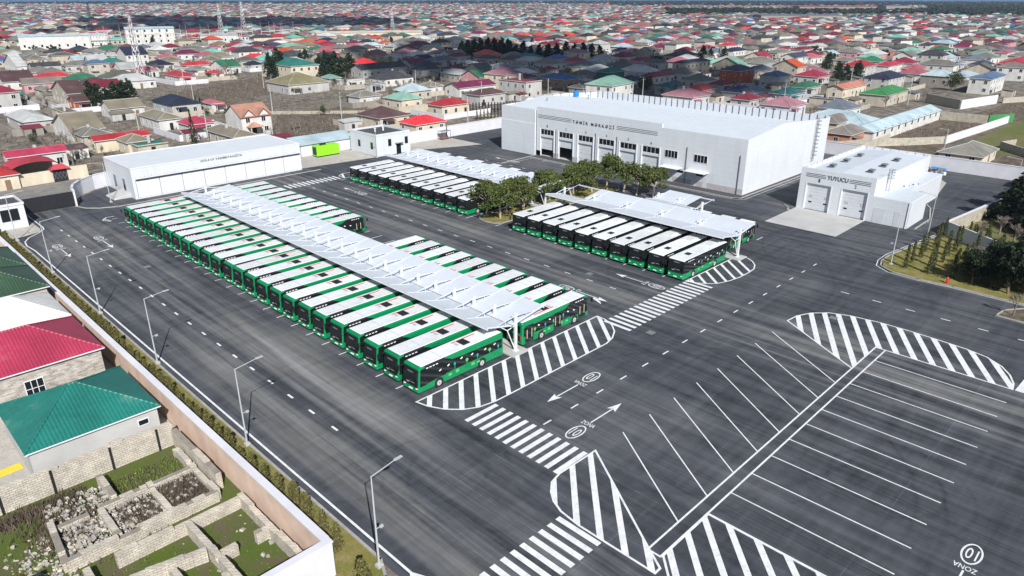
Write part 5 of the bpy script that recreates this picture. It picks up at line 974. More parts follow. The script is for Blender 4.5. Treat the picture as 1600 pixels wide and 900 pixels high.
HT = [
 (46.2,301.1,14.3,15.6,6.2,'H','crimson','lightgrey',2),
 (90.9,494.7,9.5,21.8,3.2,'H','blue','beige',1),
 (91.6,450.6,5.0,29.8,3.2,'X','palegrey','white',1),
 (93.9,432.4,14.0,7.2,4.2,'X','charcoal','lightgrey',1),
 (117.1,487.4,12.6,5.1,5.0,'H','darkolive','beige',1),
 (111.1,403.1,10.8,7.9,6.0,'H','slateblue','beige',2),
 (83.5,378.7,14.8,8.4,3.2,'H','red','lavender',1),
 (73.1,327.3,5.0,15.5,3.0,'H','greyolive','beige',1),
 (89.9,336.1,11.5,10.1,3.6,'H','umber','beige',1),
 (73.4,296.5,7.3,21.5,4.5,'X','umber','beige',2),
 (72.0,284.4,5.1,8.8,3.0,'X','umber','brick',1),
 (141.1,493.0,6.4,20.6,5.5,'H','taupe','lightgrey',2),
 (149.1,490.6,8.8,11.5,3.0,'H','palegrey','white',1),
 (107.4,499.7,10.7,17.1,3.0,'H','greyolive','beige',1),
 (71.1,395.8,5.0,15.0,3.0,'H','orange','white',1),
 (162.3,480.6,12.5,15.1,3.2,'H','tan','beige',1),
 (183.3,492.8,5.6,14.9,3.0,'H','greyolive','lightgrey',1),
 (202.3,518.9,18.1,5.4,3.2,'H','darkolive','white',1),
 (223.9,519.7,7.9,5.2,3.2,'H','rose','white',1),
 (219.2,480.6,19.4,8.5,3.2,'H','crimsonred','white',1),
 (144.2,408.1,10.9,12.6,3.2,'H','navy','white',1),
 (158.5,430.2,11.0,12.1,3.0,'H','tan','beige',1),
 (125.9,381.5,11.4,8.6,3.0,'H','rose','white',1),
 (154.5,392.5,15.3,8.2,3.2,'H','red','white',1),
 (148.4,372.4,10.7,8.6,2.7,'H','greyolive','white',1),
 (130.0,339.6,8.1,18.4,3.2,'H','crimsonred','white',1),
 (148.4,348.2,6.9,8.5,2.7,'H','red','white',1),
 (176.5,418.1,10.4,10.3,3.0,'H','tan','beige',1),
 (181.7,375.6,7.6,5.0,3.2,'H','navy','lightgrey',1),
 (91.2,249.2,10.5,17.9,3.5,'H','navy','lightgrey',1),
 (104.1,248.6,5.0,5.0,2.7,'H','rose','white',1),
 (214.5,439.1,8.5,5.1,3.0,'H','palegrey','lightgrey',1),
 (172.7,316.6,15.6,29.9,6.5,'H','teal','cream',2),
 (145.8,271.0,19.4,19.1,3.8,'H','olivegold','lightgrey',1),
 (202.7,302.7,27.4,11.0,4.0,'X','charcoal','lightgrey',1),
 (189.9,266.3,16.2,13.1,3.2,'H','charcoal','white',1),
 (296.6,523.7,14.5,10.7,3.2,'H','orange','white',1),
 (287.5,465.5,10.1,17.1,3.2,'H','crimsonred','white',1),
 (245.0,476.0,10.0,10.0,3.2,'H','plum','white',1),
 (238.8,448.8,12.0,10.2,3.2,'H','orange','white',1),
 (298.4,459.3,12.0,7.4,3.2,'H','rose','white',1),
 (313.4,459.0,13.6,7.3,3.2,'H','paleblue','white',1),
 (338.2,499.3,10.3,6.2,3.2,'H','navy','lightgrey',1),
 (319.8,489.3,9.9,7.0,3.2,'H','plum','lightgrey',1),
 (341.7,478.5,8.5,7.6,3.2,'H','orange','white',1),
 (250.5,413.8,7.4,6.8,3.2,'H','maroon','lightgrey',1),
 (243.1,425.0,9.2,8.7,3.2,'H','darkolive','lightgrey',1),
 (273.5,406.1,7.4,5.8,3.2,'H','maroon','lightgrey',1),
 (272.4,419.1,7.4,6.0,3.2,'H','slate','lightgrey',1),
 (276.8,398.8,10.5,6.4,3.2,'H','slate','lightgrey',1),
 (230.1,423.2,11.1,10.4,3.2,'H','navy','lightgrey',1),
 (148.5,225.1,10.4,7.0,3.0,'H','greyolive','white',1),
 (173.7,254.6,8.4,5.0,3.0,'F','slate','lightgrey',1),
 (174.7,273.6,10.2,5.0,3.0,'F','palegrey','white',1),
 (175.1,287.5,6.6,5.8,3.0,'H','mint','lightgrey',1),
 (152.0,204.5,9.9,10.9,3.6,'H','mint','cream',1),
 (152.9,184.0,13.0,8.0,3.4,'H','red','cream',1),
 (189.6,216.9,20.6,9.7,3.4,'X','plum','white',1),
 (187.0,231.8,7.4,5.0,3.0,'H','tan','white',1),
 (179.2,193.9,13.7,5.2,3.6,'H','umber','lightgrey',1),
 (204.5,195.0,9.9,15.9,6.0,'F','maroon','lightgrey',2),
 (228.6,288.9,12.3,9.2,3.2,'H','charcoal','lightgrey',1),
 (238.9,276.2,10.6,9.8,3.2,'H','maroon','lightgrey',1),
 (263.6,321.3,17.0,10.2,3.2,'H','slate','lightgrey',1),
 (267.9,294.4,5.0,9.3,3.2,'H','slate','lightgrey',1),
 (265.0,282.8,5.0,6.9,2.8,'H','teal','lightgrey',1),
 (290.2,335.2,13.3,9.4,3.2,'H','maroon','lightgrey',1),
 (293.0,309.9,10.3,10.3,3.2,'H','umber','lightgrey',1),
 (261.9,269.6,11.1,5.6,3.2,'H','slate','lightgrey',1),
 (262.5,332.4,9.3,8.8,4.0,'X','navy','lightgrey',1),
 (309.0,407.5,12.1,12.2,3.2,'H','plum','lightgrey',1),
 (343.6,414.5,12.6,9.4,6.0,'H','charcoal','beige',2),
 (310.9,384.5,8.2,7.4,4.0,'Y','charcoal','beige',1),
 (344.0,399.1,8.4,5.0,3.0,'H','charcoal','lightgrey',1),
 (300.3,367.8,10.6,6.4,3.0,'H','charcoal','lightgrey',1),
 (238.7,203.9,8.9,15.9,3.8,'H','blue','tanwall',1),
 (236.6,224.1,6.2,9.1,3.4,'H','plum','lightgrey',1),
 (272.4,243.3,7.2,5.1,3.0,'H','maroon','lightgrey',1),
 (261.6,215.9,14.6,8.9,3.0,'H','darkolive','lightgrey',1),
 (243.3,187.9,14.2,8.2,3.0,'H','greyolive','lightgrey',1),
 (226.9,185.0,5.0,5.0,2.8,'H','greyolive','lightgrey',1),
 (314.8,244.7,5.5,9.6,4.5,'H','paleblue','lightgrey',1),
 (266.5,202.5,12.5,5.1,5.0,'H','teal','teal',1),
 (259.5,185.7,9.9,7.8,3.2,'H','navy','lightgrey',1),
 (344.1,240.5,14.3,6.5,3.2,'H','crimson','lightgrey',1),
 (399.9,295.3,13.5,6.8,3.2,'H','navy','white',1),
 (419.7,337.7,14.0,10.1,3.2,'H','palegrey','white',1),
 (464.4,355.6,14.8,7.5,3.2,'H','plum','lightgrey',1),
 (508.4,449.4,13.2,7.0,3.2,'H','aqua','white',1),
 (497.2,476.2,10.3,7.4,3.2,'H','orange','white',1),
 (564.8,503.6,13.6,6.0,3.2,'H','red','white',1),
 (561.7,407.3,17.9,7.2,5.0,'H','charcoal','white',2),
 (276.4,270.1,8.7,6.1,3.2,'H','greyolive','lightgrey',1),
 (260.6,247.7,10.1,6.5,3.2,'H','greyolive','lightgrey',1),
 (381.5,354.8,6.6,5.0,5.0,'F','rose','pinkwall',2),
 (229.6,136.8,12.7,13.4,3.4,'H','dustyrose','white',1),
 (249.5,145.3,11.9,5.0,3.4,'H','red','lightgrey',1),
 (251.9,160.5,12.2,5.0,3.0,'H','tealdark','lightgrey',1),
 (301.6,157.6,14.7,10.3,6.2,'H','navygrey','brick',2),
 (316.8,195.8,26.5,6.9,6.2,'H','navygrey','beige',2),
 (257.3,132.4,13.8,9.1,3.0,'H','indigo','lightgrey',1),
 (258.7,128.4,14.0,5.0,3.0,'H','slate','lightgrey',1),
 (240.6,120.6,11.0,5.7,3.0,'H','maroon','lightgrey',1),
 (273.7,149.3,8.4,5.0,3.0,'H','maroon','lightgrey',1),
 (280.0,186.9,16.6,5.0,3.2,'H','crimson','white',1),
 (387.8,243.6,23.2,10.4,3.4,'H','charcoal','lightgrey',1),
 (449.7,241.3,19.0,7.9,3.4,'H','navy','white',1),
 (391.2,196.7,21.7,7.0,3.0,'H','darkolive','white',1),
 (461.4,268.0,14.6,9.1,3.2,'H','crimsonred','white',1),
 (495.3,271.7,18.8,6.2,3.2,'H','red','white',1),
 (302.5,139.6,12.2,9.6,5.0,'H','slateblue','lightgrey',1),
 (527.0,328.2,14.4,5.4,3.2,'H','rose','white',1),
 (474.7,312.8,12.9,5.7,3.2,'H','greyolive','lightgrey',1),
 (437.3,292.1,7.8,5.0,3.2,'H','maroon','lightgrey',1),
 (329.8,134.2,14.0,11.8,3.4,'H','crimson','lightgrey',1),
 (288.5,121.3,15.2,7.6,3.2,'H','green','lightgrey',1),
 (263.4,116.2,13.1,9.0,3.2,'H','tealdark','lightgrey',1),
 (233.8,102.6,13.2,11.7,3.2,'H','dustyrose','lavender',1),
 (289.5,107.3,25.0,7.1,3.8,'X','salmon','cream',1),
 (279.7,88.3,24.6,10.3,4.0,'H','brightgreen','beige',1),
 (329.1,104.0,20.5,10.9,5.0,'H','navy','lightgrey',2),
 (370.5,129.2,16.8,11.8,5.5,'H','red','lightgrey',2),
 (400.2,127.9,20.8,5.0,4.0,'H','crimsonred','white',1),
 (400.2,176.4,16.4,9.9,5.5,'X','navygrey','white',2),
 (489.9,177.1,11.8,14.9,3.6,'H','taupe','pinkwall',1),
 (460.0,158.2,17.7,8.8,3.2,'H','mint','white',1),
 (492.6,214.8,20.2,5.3,3.2,'H','maroon','white',1),
 (495.0,225.3,7.9,5.5,3.2,'H','crimson','white',1),
 (558.5,239.4,16.0,7.4,3.2,'H','plum','lightgrey',1),
 (535.7,221.4,16.7,5.1,3.2,'H','creamroof','white',1),
 (589.9,207.9,21.1,5.2,3.2,'H','crimsonred','white',1),
 (456.9,214.4,21.1,8.7,3.2,'H','greyolive','beige',1),
 (395.2,189.2,11.7,7.6,3.2,'F','charcoal','white',1),
 (518.5,168.2,14.4,8.4,3.2,'H','taupe','redwall',1),
 (264.5,97.5,5.8,12.9,2.8,'F','navy','beige',1),
 (430.8,159.8,9.3,9.3,3.0,'H','taupe','beige',1),
 (371.8,157.5,13.9,7.4,3.0,'H','taupe','beige',1),
 (436.2,77.4,46.0,12.3,5.5,'H','crimsonred','pinkwall',2),
 (345.5,70.8,24.1,8.6,6.0,'H','slateblue','white',2),
 (366.2,91.2,11.6,12.5,4.0,'H','paleblue','stone',1),
 (381.0,88.2,20.2,5.0,3.0,'H','paleblue','lightgrey',1),
 (449.3,96.4,18.2,9.2,3.2,'H','navygrey','white',1),
 (401.6,115.0,15.9,7.7,3.2,'H','rose','lightgrey',1),
 (597.1,141.3,11.3,9.2,3.4,'Y','plum','white',1),
 (547.3,119.8,17.2,8.3,3.2,'H','taupe','beige',1),
 (557.6,109.5,22.2,6.7,3.2,'H','rose','white',1),
 (537.1,97.5,29.7,8.3,3.2,'H','taupe','beige',1),
 (533.1,157.6,16.8,9.9,3.2,'H','mint','lightgrey',1),
 (607.9,168.9,12.1,5.2,3.2,'H','charcoal','white',1),
 (523.7,143.5,17.2,7.5,3.2,'H','taupe','pinkwall',1),
 (454.3,110.5,17.1,5.0,3.0,'F','blue','lightgrey',1),
 (665.3,133.0,34.8,9.7,3.4,'H','plum','pinkwall',1),
 (584.2,153.9,11.9,5.3,3.2,'H','brickroof','white',1),
 (48.0,247.3,8.7,21.2,3.2,'H','palegrey','lightgrey',1),
 (53.6,221.8,9.0,18.7,3.0,'X','tan','white',1),
 (53.5,201.9,14.0,5.0,3.0,'X','red','cream',1),
 (53.8,212.5,7.5,11.1,2.8,'H','greyolive','beige',1),
 (58.5,193.9,6.7,6.0,3.0,'H','tan','cream',1),
 (59.3,189.4,8.2,6.6,2.4,'F','teal','beige',1),
 (32.3,190.7,12.5,5.3,3.6,'X','rosered','white',1),
 (26.4,174.6,5.0,7.5,3.0,'H','red','cream',1),
 (62.5,255.7,5.0,21.5,2.6,'F','tan','beige',1),
 (77.0,222.9,7.8,16.4,3.2,'H','tan','white',1),
 (80.2,209.5,8.4,5.8,3.0,'H','rosered','white',1),
 (80.1,180.4,6.9,18.1,3.2,'H','tan','beige',1),
 (74.9,257.3,11.1,11.2,3.0,'X','tan','white',1),
 (125.4,180.1,11.8,12.9,3.0,'H','umber','cream',1),
 (125.7,163.0,11.7,8.7,3.0,'H','redbright','cream',1),
 (216.5,72.6,14.2,20.1,2.8,'H','paleblue','white',1),
 (193.4,37.4,14.1,10.1,2.4,'H','greyolive','cream',1),
 (195.7,68.5,13.1,6.5,3.2,'H','taupe','orangewall',1),
 (210.6,78.0,14.2,5.5,3.4,'H','taupe','beige',1),
]
wr = random.Random(8)
for (x, y, lx, ly, h, rt, rc, wc, st) in HT:
    ly = max(ly, 8.2) if (rt == 'H' and lx < 24) else ly
    reg(house(x, y, lx, ly, h, rt, rc, wc, st, slope=.40 if max(lx, ly) < 20 else .36), x, y, lx, ly, h, rt, rc, wc, st)
# terracotta house with twin gables, arches of the two large houses
X0, Y0 = 88.2, 196.5
# ---- single houses described by hand
scatter([(96, 148, 184, 232, .25), (108, 170, 262, 345, .45), (40, 108, 184, 205, .12), (46, 100, 205, 250, .25), (60, 165, 232, 262, .2), (190, 215, 60, 185, .3), (60, 110, 165, 184, .1), (165, 300, 185, 260, .4), (220, 262, 52, 66, .06), (28, 60, 190, 300, .2), (270, 400, 20, 60, .25)], 1900, .25, 1.1, ('twig', 'weed_leaf'), 'dry_scrub', 'dry brown scrub, vines and weeds over the plots between the houses', 5)
def villa():
    r = thing('villa', (90, 196, 0), .0, 'white two-storey villa with terracotta tiles, twin front gables and a porch', 'house')
    m = MB(); m.box(0, 9, 0, 10, 0, 5.6, 'wall_white'); m.hexa([(0, 0, 5.6), (9, 0, 5.6), (9, 10, 5.6), (0, 10, 5.6), (0, 4.8, 8.4), (9, 4.8, 8.4), (9, 5.2, 8.4), (0, 5.2, 8.4)], 'wall_white')
    for a in (.4, 4.9): m.prism_xz([(a, 5.6), (a + 3.7, 5.6), (a + 1.85, 7.4)], -.05, 3, 'wall_white')
    m.build('wall', r); m = MB()
    m.face([(-.4, -.5, 5.55), (9.4, -.5, 5.55), (9.4, 5, 8.6), (-.4, 5, 8.6)], 'roof_terracotta'); m.face([(9.4, 10.5, 5.55), (-.4, 10.5, 5.55), (-.4, 5, 8.6), (9.4, 5, 8.6)], 'roof_terracotta')
    for a in (.2, 4.7): m.face([(a, -.5, 5.6), (a + 2.05, -.5, 7.6), (a + 2.05, 4, 7.75), (a, 2, 5.9)], 'roof_terracotta'); m.face([(a + 4.1, -.5, 5.6), (a + 4.1, 2, 5.9), (a + 2.05, 4, 7.75), (a + 2.05, -.5, 7.6)], 'roof_terracotta')
    m.build('roof', r); m = MB(); m.hexa([(1.2, -2.6, 2.9), (5.4, -2.6, 2.9), (5.4, 0, 2.9), (1.2, 0, 2.9), (2.9, -1.6, 3.9), (3.7, -1.6, 3.9), (3.7, 0, 3.9), (2.9, 0, 3.9)], 'roof_terracotta'); m.box(1.4, 1.6, -2.4, -2.2, 0, 2.9, 'wall_white'); m.box(5.0, 5.2, -2.4, -2.2, 0, 2.9, 'wall_white'); m.build('porch', r)
    for x, z in ((1.9, 4.0), (6.6, 4.0), (7.2, 1.2)): place('window', WIN, r, (x, -.02, z))
    for y, z in ((2.5, 1.2), (7, 1.2)): place('window', WIN, r, (0, y, z), FACE_X)
    m = MB(); m.box(3, 4.2, -.04, 0, 0, 2.4, 'dark_opening'); m.build('door', r)
    m = MB(); [m.box(5.6 + .3 * i, 5.9 + .3 * i, -2.4, -1.2, 0, 1.6 - .2 * i, 'concrete') for i in range(7)]; m.build('stairs', r)
villa()
def vault(x, y, lx, ly, h, rise, label):
    r = thing('carport', (x, y, 0), 0, label, 'carport'); m = MB(); n_ = 14
    pts = [(lx / 2 - lx / 2 * math.cos(math.pi * i / n_), h + rise * math.sin(math.pi * i / n_)) for i in range(n_ + 1)]
    for i in range(n_): m.face([(pts[i][0], 0, pts[i][1]), (pts[i + 1][0], 0, pts[i + 1][1]), (pts[i + 1][0], ly, pts[i + 1][1]), (pts[i][0], ly, pts[i][1])], 'roof_crimsonred'); m.face([(pts[i][0], .1, pts[i][1] - .1), (pts[i][0], ly, pts[i][1] - .1), (pts[i + 1][0], ly, pts[i + 1][1] - .1), (pts[i + 1][0], .1, pts[i + 1][1] - .1)], 'dark_opening')
    m.build('roof', r); m = MB(); m.box(0, lx, ly - .2, ly, 0, h, 'wall_cream'); m.box(0, .15, 0, ly - .2, 0, h, 'wall_cream'); m.build('wall', r)
    for xx in (.1, lx / 2, lx - .1): m = MB(); m.tube((xx, .1, 0), (xx, .1, h), .07, .07, 'black_metal'); m.build('post', r)
vault(30.5, 178.5, 9.5, 8, 2.9, 1.4, 'crimson barrel roofed carport behind the cream street wall')
o = thing('street_gate', (37.4, 176.1, 0), 0, 'dark diamond patterned gate under a small crimson roof', 'gate'); m = MB(); m.box(0, 2.8, -.1, .1, 0, 2.5, 'black_metal'); m.build('gate_leaf', o)
m = MB(); 
for i in range(4): a = .1 + i * .68; m.tube((a, -.12, .5), (a + .68, -.12, 2.0), .03, .03, 'steel_grey', 4); m.tube((a, -.12, 2.0), (a + .68, -.12, .5), .03, .03, 'steel_grey', 4)
m.build('lattice', o); m = MB(); m.hexa([(-.6, -.8, 2.7), (3.4, -.8, 2.7), (3.4, .8, 2.7), (-.6, .8, 2.7), (.6, 0, 3.7), (2.2, 0, 3.7), (2.2, .1, 3.7), (.6, .1, 3.7)], 'roof_crimsonred'); m.build('roof', o)
gw = lambda line, mat, lab, h=2.3, wd=.3: wallthing('compound_wall', line, wd, h, mat, lab, 'wall', None, None)
gw([(5, 175.4), (27, 175.6), (37.3, 176.2)], 'wall_cream', 'cream plastered wall along the street by the crimson carport', 2.6); gw([(40.3, 176.1), (44, 176)], 'wall_cream', 'short cream wall right of the diamond gate', 2.8)
# compound walls among the right hand fields and behind the yard
gw([(203.5, 64.2), (211, 58.5), (219.6, 52.8)], 'garden_block', 'dark grey block wall with piers along the near side of the brown field', 2.0)
gw([(219.6, 52.3), (247, 50.3), (275.7, 48.4)], 'plaster_white', 'pale panel wall below the brown field, running to the green gate', 2.2); gw([(263.8, 65.8), (264.6, 53)], 'garden_block', 'stone wall at the far side of the brown field', 2.6)
gw([(264.6, 52.5), (273, 47.8)], 'roof_brightgreen', 'bright green sheet metal gate in the field wall', 2.8)
gw([(293.3, 67.7), (318.9, 62.4)], 'plaster_white', 'white ribbed panel wall in front of the blue gabled house', 3.2); gw([(304.2, 82.1), (293.5, 68.2)], 'garden_block', 'grey block wall with dark piers left of the white ribbed wall', 3.2)
gw([(322, 61), (345, 49), (352, 38)], 'garden_block', 'broken block wall right of the blue gabled house', 2.0); gw([(186, 72), (200, 66)], 'garden_block', 'low stone wall just behind the workshop corner', 2.2)
gw([(212, 30), (222, 40), (228, 38)], 'garden_block', 'cream garden wall bend above the back wall', 2.0)
o = thing('black_fence', (157, 196, 0), 0, 'tall black picket fence on a tan plot left of the workshop', 'fence'); m = MB()
for i in range(30): m.box(i * .9, i * .9 + .45, -i * .62, -i * .62 + .1, 0, 2.8, 'black_metal')
m.build('pickets', o); m = MB(); m.hexa([(0, .1, 2.0), (26.5, -18.2, 2.0), (26.5, -18.1, 2.0), (0, .2, 2.0), (0, .1, 2.1), (26.5, -18.2, 2.1), (26.5, -18.1, 2.1), (0, .2, 2.1)], 'black_metal'); m.build('rail', o)
for i in range(26): plant('cypress_shrub', 'cypress', 158 + i * 1.35, 172.5 - i * .25, 3.6, 'small dark cypress in the line behind the workshop', 'cypress', 'small cypresses behind the workshop', 0, 1.4)
wr = random.Random(12); NW = 0
for hh in list(HN):   # a garden wall round many plots
    if wr.random() < .55 and math.hypot(hh['x'], hh['y']) < 480 and not (hh['x'] < 60 and hh['y'] < 200):
        ax, bx = hh['x'] - hh['lx'] / 2 - wr.uniform(2, 6), hh['x'] + hh['lx'] / 2 + wr.uniform(1, 5); ay, by = hh['y'] - hh['ly'] / 2 - wr.uniform(3, 7), hh['y'] + hh['ly'] / 2 + wr.uniform(2, 5)
        ln = [(ax, by), (ax, ay), (bx, ay)] + ([(bx, by)] if wr.random() < .5 else []); mt_ = wr.choice(['garden_block', 'wall_beige', 'plaster_white', 'concrete', 'wall_stone'])
        hh['wall'] = wallthing('compound_wall', ln, .25, wr.uniform(1.5, 2.2), mt_, 'x', 'wall'); hh['wm'] = mt_; NW += 1
SHEDS = []; POLES = []
for hh in list(HN):
    if wr.random() < .6 and math.hypot(hh['x'], hh['y']) < 520 and not (hh['x'] < 60 and hh['y'] < 200):
        for _ in range(wr.choice((1, 1, 2))):
            a = wr.uniform(0, 6.28); R = max(hh['lx'], hh['ly']) / 2 + wr.uniform(3.5, 7); x, y = hh['x'] + R * math.cos(a), hh['y'] + R * math.sin(a)
            if (x < 190 and y < 176) or any(abs(x - q['x']) < q['lx'] / 2 + 2.6 and abs(y - q['y']) < q['ly'] / 2 + 2.2 for q in HN): continue
            r = thing('outbuilding', (x, y, 0), 0, 'x', 'outbuilding', 'sheds and lean-tos in the house yards'); lx, ly, h = wr.uniform(3.5, 7), wr.uniform(2.5, 4.5), wr.uniform(2.1, 2.7); rc = wr.choice(['greyolive', 'tan', 'umber', 'slate', 'taupe', 'palegrey', 'darkolive', 'maroon']); wc = wr.choice(['beige', 'white', 'lightgrey', 'stone'])
            m = MB(); m.box(-lx / 2, lx / 2, -ly / 2, ly / 2, 0, h, 'wall_' + wc); m.build('wall', r); m = MB(); k7 = .25; m.hexa([(-lx / 2 - k7, -ly / 2 - k7, h), (lx / 2 + k7, -ly / 2 - k7, h), (lx / 2 + k7, ly / 2 + k7, h + .5), (-lx / 2 - k7, ly / 2 + k7, h + .5), (-lx / 2 - k7, -ly / 2 - k7, h + .1), (lx / 2 + k7, -ly / 2 - k7, h + .1), (lx / 2 + k7, ly / 2 + k7, h + .6), (-lx / 2 - k7, ly / 2 + k7, h + .6)], 'roof_' + rc); m.build('roof', r)
            m = MB(); m.box(-.5, .5, -ly / 2 - .03, -ly / 2, 0, 1.9, 'dark_opening'); m.build('door', r); SHEDS.append((r, rc, wc, hh))
for _ in range(1500):
    if len(TREEOBJ) > 290: break
    hh = wr.choice(HN[:120]); a = wr.uniform(0, 6.28); R = max(hh['lx'], hh['ly']) / 2 + wr.uniform(2, 9); x, y = hh['x'] + R * math.cos(a), hh['y'] + R * math.sin(a); d = math.hypot(x, y)
    if d > 520 or (x < 190 and y < 185) or any(abs(x - q['x']) < q['lx'] / 2 + 1.2 and abs(y - q['y']) < q['ly'] / 2 + 1.2 for q in HN): continue
    kd = 'bare' if wr.random() < .72 else 'round'; nm, lb, ct = TNAME[kd]; TREEOBJ.append(plant(nm, kd, x, y, wr.uniform(4.5, 8) if kd == 'bare' else wr.uniform(2.5, 4.5), lb, ct, 'x', 0, 1.1))
# power pylons and the town's electric substation
def pylon(x, y, h, label, bw=2.6):
    r = thing('lattice_pylon', (x, y, 0), .3, label, 'pylon', 'lattice pylons'); m = MB(); n_ = max(6, int(h / 3)); th = .15
    def cor(t): w_ = bw * (1 - .82 * t ** .8) / 2; return [(-w_, -w_, t * h), (w_, -w_, t * h), (w_, w_, t * h), (-w_, w_, t * h)]
    for i in range(n_):
        a, b_ = cor(i / n_), cor((i + 1) / n_)
        for j in range(4): k3 = (j + 1) % 4; m.tube(a[j], b_[j], th, th, 'lattice_steel', 4); m.tube(a[j], b_[k3], th * .6, th * .6, 'lattice_steel', 3); m.tube(a[k3], b_[j], th * .6, th * .6, 'lattice_steel', 3)
    m.build('mast', r)
    for zf in (.78, .88, .97):
        m = MB(); m.tube((-2.6 * (1.1 - zf) * 4 - 1.5, 0, h * zf), (2.6 * (1.1 - zf) * 4 + 1.5, 0, h * zf), .12, .12, 'lattice_steel', 4); m.tube((-1.5, 0, h * zf), (0, 0, h * zf + 1.2), .08, .08, 'lattice_steel', 4); m.tube((1.5, 0, h * zf), (0, 0, h * zf + 1.2), .08, .08, 'lattice_steel', 4); m.build('cross_arm', r)
pylon(121.4, 362.7, 29, 'tall lattice pylon rising between the navy roof and the faded rose roof', 3.4)
pylon(263, 905, 30, 'far lattice pylon in the shaded part of town, left of the nearer tall one', 5); pylon(292, 650, 30, 'left of the two pylons over the substation yard', 4.5); pylon(318, 660, 32, 'right of the two pylons over the substation yard', 4.5)
pylon(690, 620, 26, 'dark far pylon above the middle of town', 5); pylon(470, 640, 24, 'thin far pylon above the houses left of centre', 4)
def hall(name, x, y, lx, ly, h, wc, rc, label, rows=2, cat='building', rot=0):
    r = thing(name, (x, y, 0), rot, label, cat); m = MB(); m.box(0, lx, 0, ly, 0, h, 'wall_' + wc); m.build('wall', r)
    m = MB(); m.hexa([(-.4, -.4, h), (lx + .4, -.4, h), (lx + .4, ly + .4, h), (-.4, ly + .4, h), (-.4, ly * .5, h + 1.5), (lx + .4, ly * .5, h + 1.5), (lx + .4, ly * .5 + .2, h + 1.5), (-.4, ly * .5 + .2, h + 1.5)], 'roof_' + rc); m.build('roof', r)
    me = window_mesh(1.3, 1.8, 1)
    for s_ in range(rows):
        for i in range(int(lx / 5.5)): place('window', me, r, (3 + i * 5.5, 0, 1.6 + s_ * h / rows))
    return r
hall('long_barn', 206, 66.6, 57, 7, 3.0, 'white', 'paleblue', 'long low barn with pale blue roof and white panel wall beside the brown field', 1, 'barn', -.01)
hall('industrial_hall', 136, 643, 58, 16, 9, 'white', 'paleblue', 'long white hall with pale blue roof at the left substation yard', 1, 'hall', -.30)
hall('switchgear_building', 212, 648, 36, 14, 12, 'white', 'paleblue', 'tall white building with rows of arched windows by the pylons', 3, 'building', -.30)
hall('industrial_hall', 262, 625, 30, 12, 6, 'white', 'palegrey', 'low white hall right of the tall windowed building', 1, 'hall', -.3)
hall('industrial_hall', 350, 590, 95, 20, 6, 'cream', 'creamroof', 'very long pale flat building behind the orange roofs', 1, 'hall', -.5)
hall('factory', 1790, 800, 200, 40, 12, 'stone', 'crimsonred', 'far dark red roofed factory near the horizon on the right', 1, 'factory', -.72); hall('factory', 1900, 640, 60, 40, 14, 'stone', 'blue', 'far blue roofed hall beside the dark red factory', 1, 'factory', -.72); hall('factory', 1120, 560, 130, 40, 8, 'stone', 'slate', 'long grey shed in front of the far red factory', 1, 'hall', -.75)
hall('mansion', 560, 905, 22, 18, 9, 'white', 'charcoal', 'tall white pillared house with dark roof far in the centre', 2, 'house', -.2)
for i, (x, y) in enumerate([(178, 625), (190, 628), (203, 622), (216, 620), (232, 618), (246, 612), (262, 606), (276, 604), (290, 612), (304, 600), (318, 612), (332, 618)]):
    r = thing('switchyard_gantry', (x, y, 0), -.3, 'steel gantry of the electric switchyard before the white halls', 'gantry', 'steel gantries of the switchyard'); m = MB()
    for a in (0, 11): m.tube((a, 0, 0), (a, 0, 11), .32, .26, 'lattice_steel', 4); m.tube((a, 0, 11), (a, 0, 16), .14, .1, 'lattice_steel', 3)
    m.build('post', r); m = MB(); m.box(0, 11, -.2, .2, 8.6, 9.2, 'lattice_steel'); m.box(0, 11, -.15, .15, 5.4, 5.7, 'lattice_steel'); m.build('beam', r)
    m = MB(); 
    for a in range(5): m.box(1 + a * 2, 1.5 + a * 2, -1.5, -1.0, 0, wr.uniform(1.5, 3.5), 'steel_grey'); m.tube((1.2 + a * 2, 0, 8.6), (1.2 + a * 2, 0, 7.2), .12, .12, 'roof_maroon', 5)
    m.build('insulators', r)
# ---- the rest of the town, nearest houses as things, the far mass as one object
pal = 'greyolive darkolive charcoal navygrey palegrey palegrey greyolive greyolive taupe taupe tan tan palegrey palegrey slate charcoal darkolive greyolive taupe slate umber maroon maroon greyolive greyolive greyolive taupe taupe taupe tan tan red crimson crimsonred maroon rose rose charcoal charcoal navy slate slate plum palegrey palegrey palegrey paleblue teal mint green umber umber orange dustyrose darkolive darkolive whitetile blue aqua redbright creamroof'.split()
wpal = 'white white white lightgrey lightgrey beige beige cream pinkwall'.split()
boxes = [(h_['x'], h_['y'], max(h_['lx'], h_['ly']) / 2) for h_ in HN] + [(x, y, 4) for k_, x, y, _h in TREES]
grid = {}
for b_ in boxes: grid.setdefault((int(b_[0] // 40), int(b_[1] // 40)), []).append(b_)
def clash(x, y, r_):
    gx, gy = int(x // 40), int(y // 40)
    for i in (-1, 0, 1):
        for j in (-1, 0, 1):
            for (a, b_, q) in grid.get((gx + i, gy + j), ()):
                if (a - x) ** 2 + (b_ - y) ** 2 < (q + r_) ** 2: return True
    return False
def blocked(x, y, px, py):
    if x < 215 and y < 185: return True
    if x < 190 and y < 200: return True
    if 125 < x < 350 and 575 < y < 690 - (x - 125) * .35: return True
    if 212 < x < 268 and 40 < y < 70: return True
    if py > 96: return clash(x, y, 9) or (px > 1380 and py > 130) or (270 < px < 430 and py > 120) or (440 < px < 560 and py > 150) or (py > 190)
    return False
tr_ = random.Random(31); cand = []; FT = []
c = 19.0; n_ = int(4600 / c)
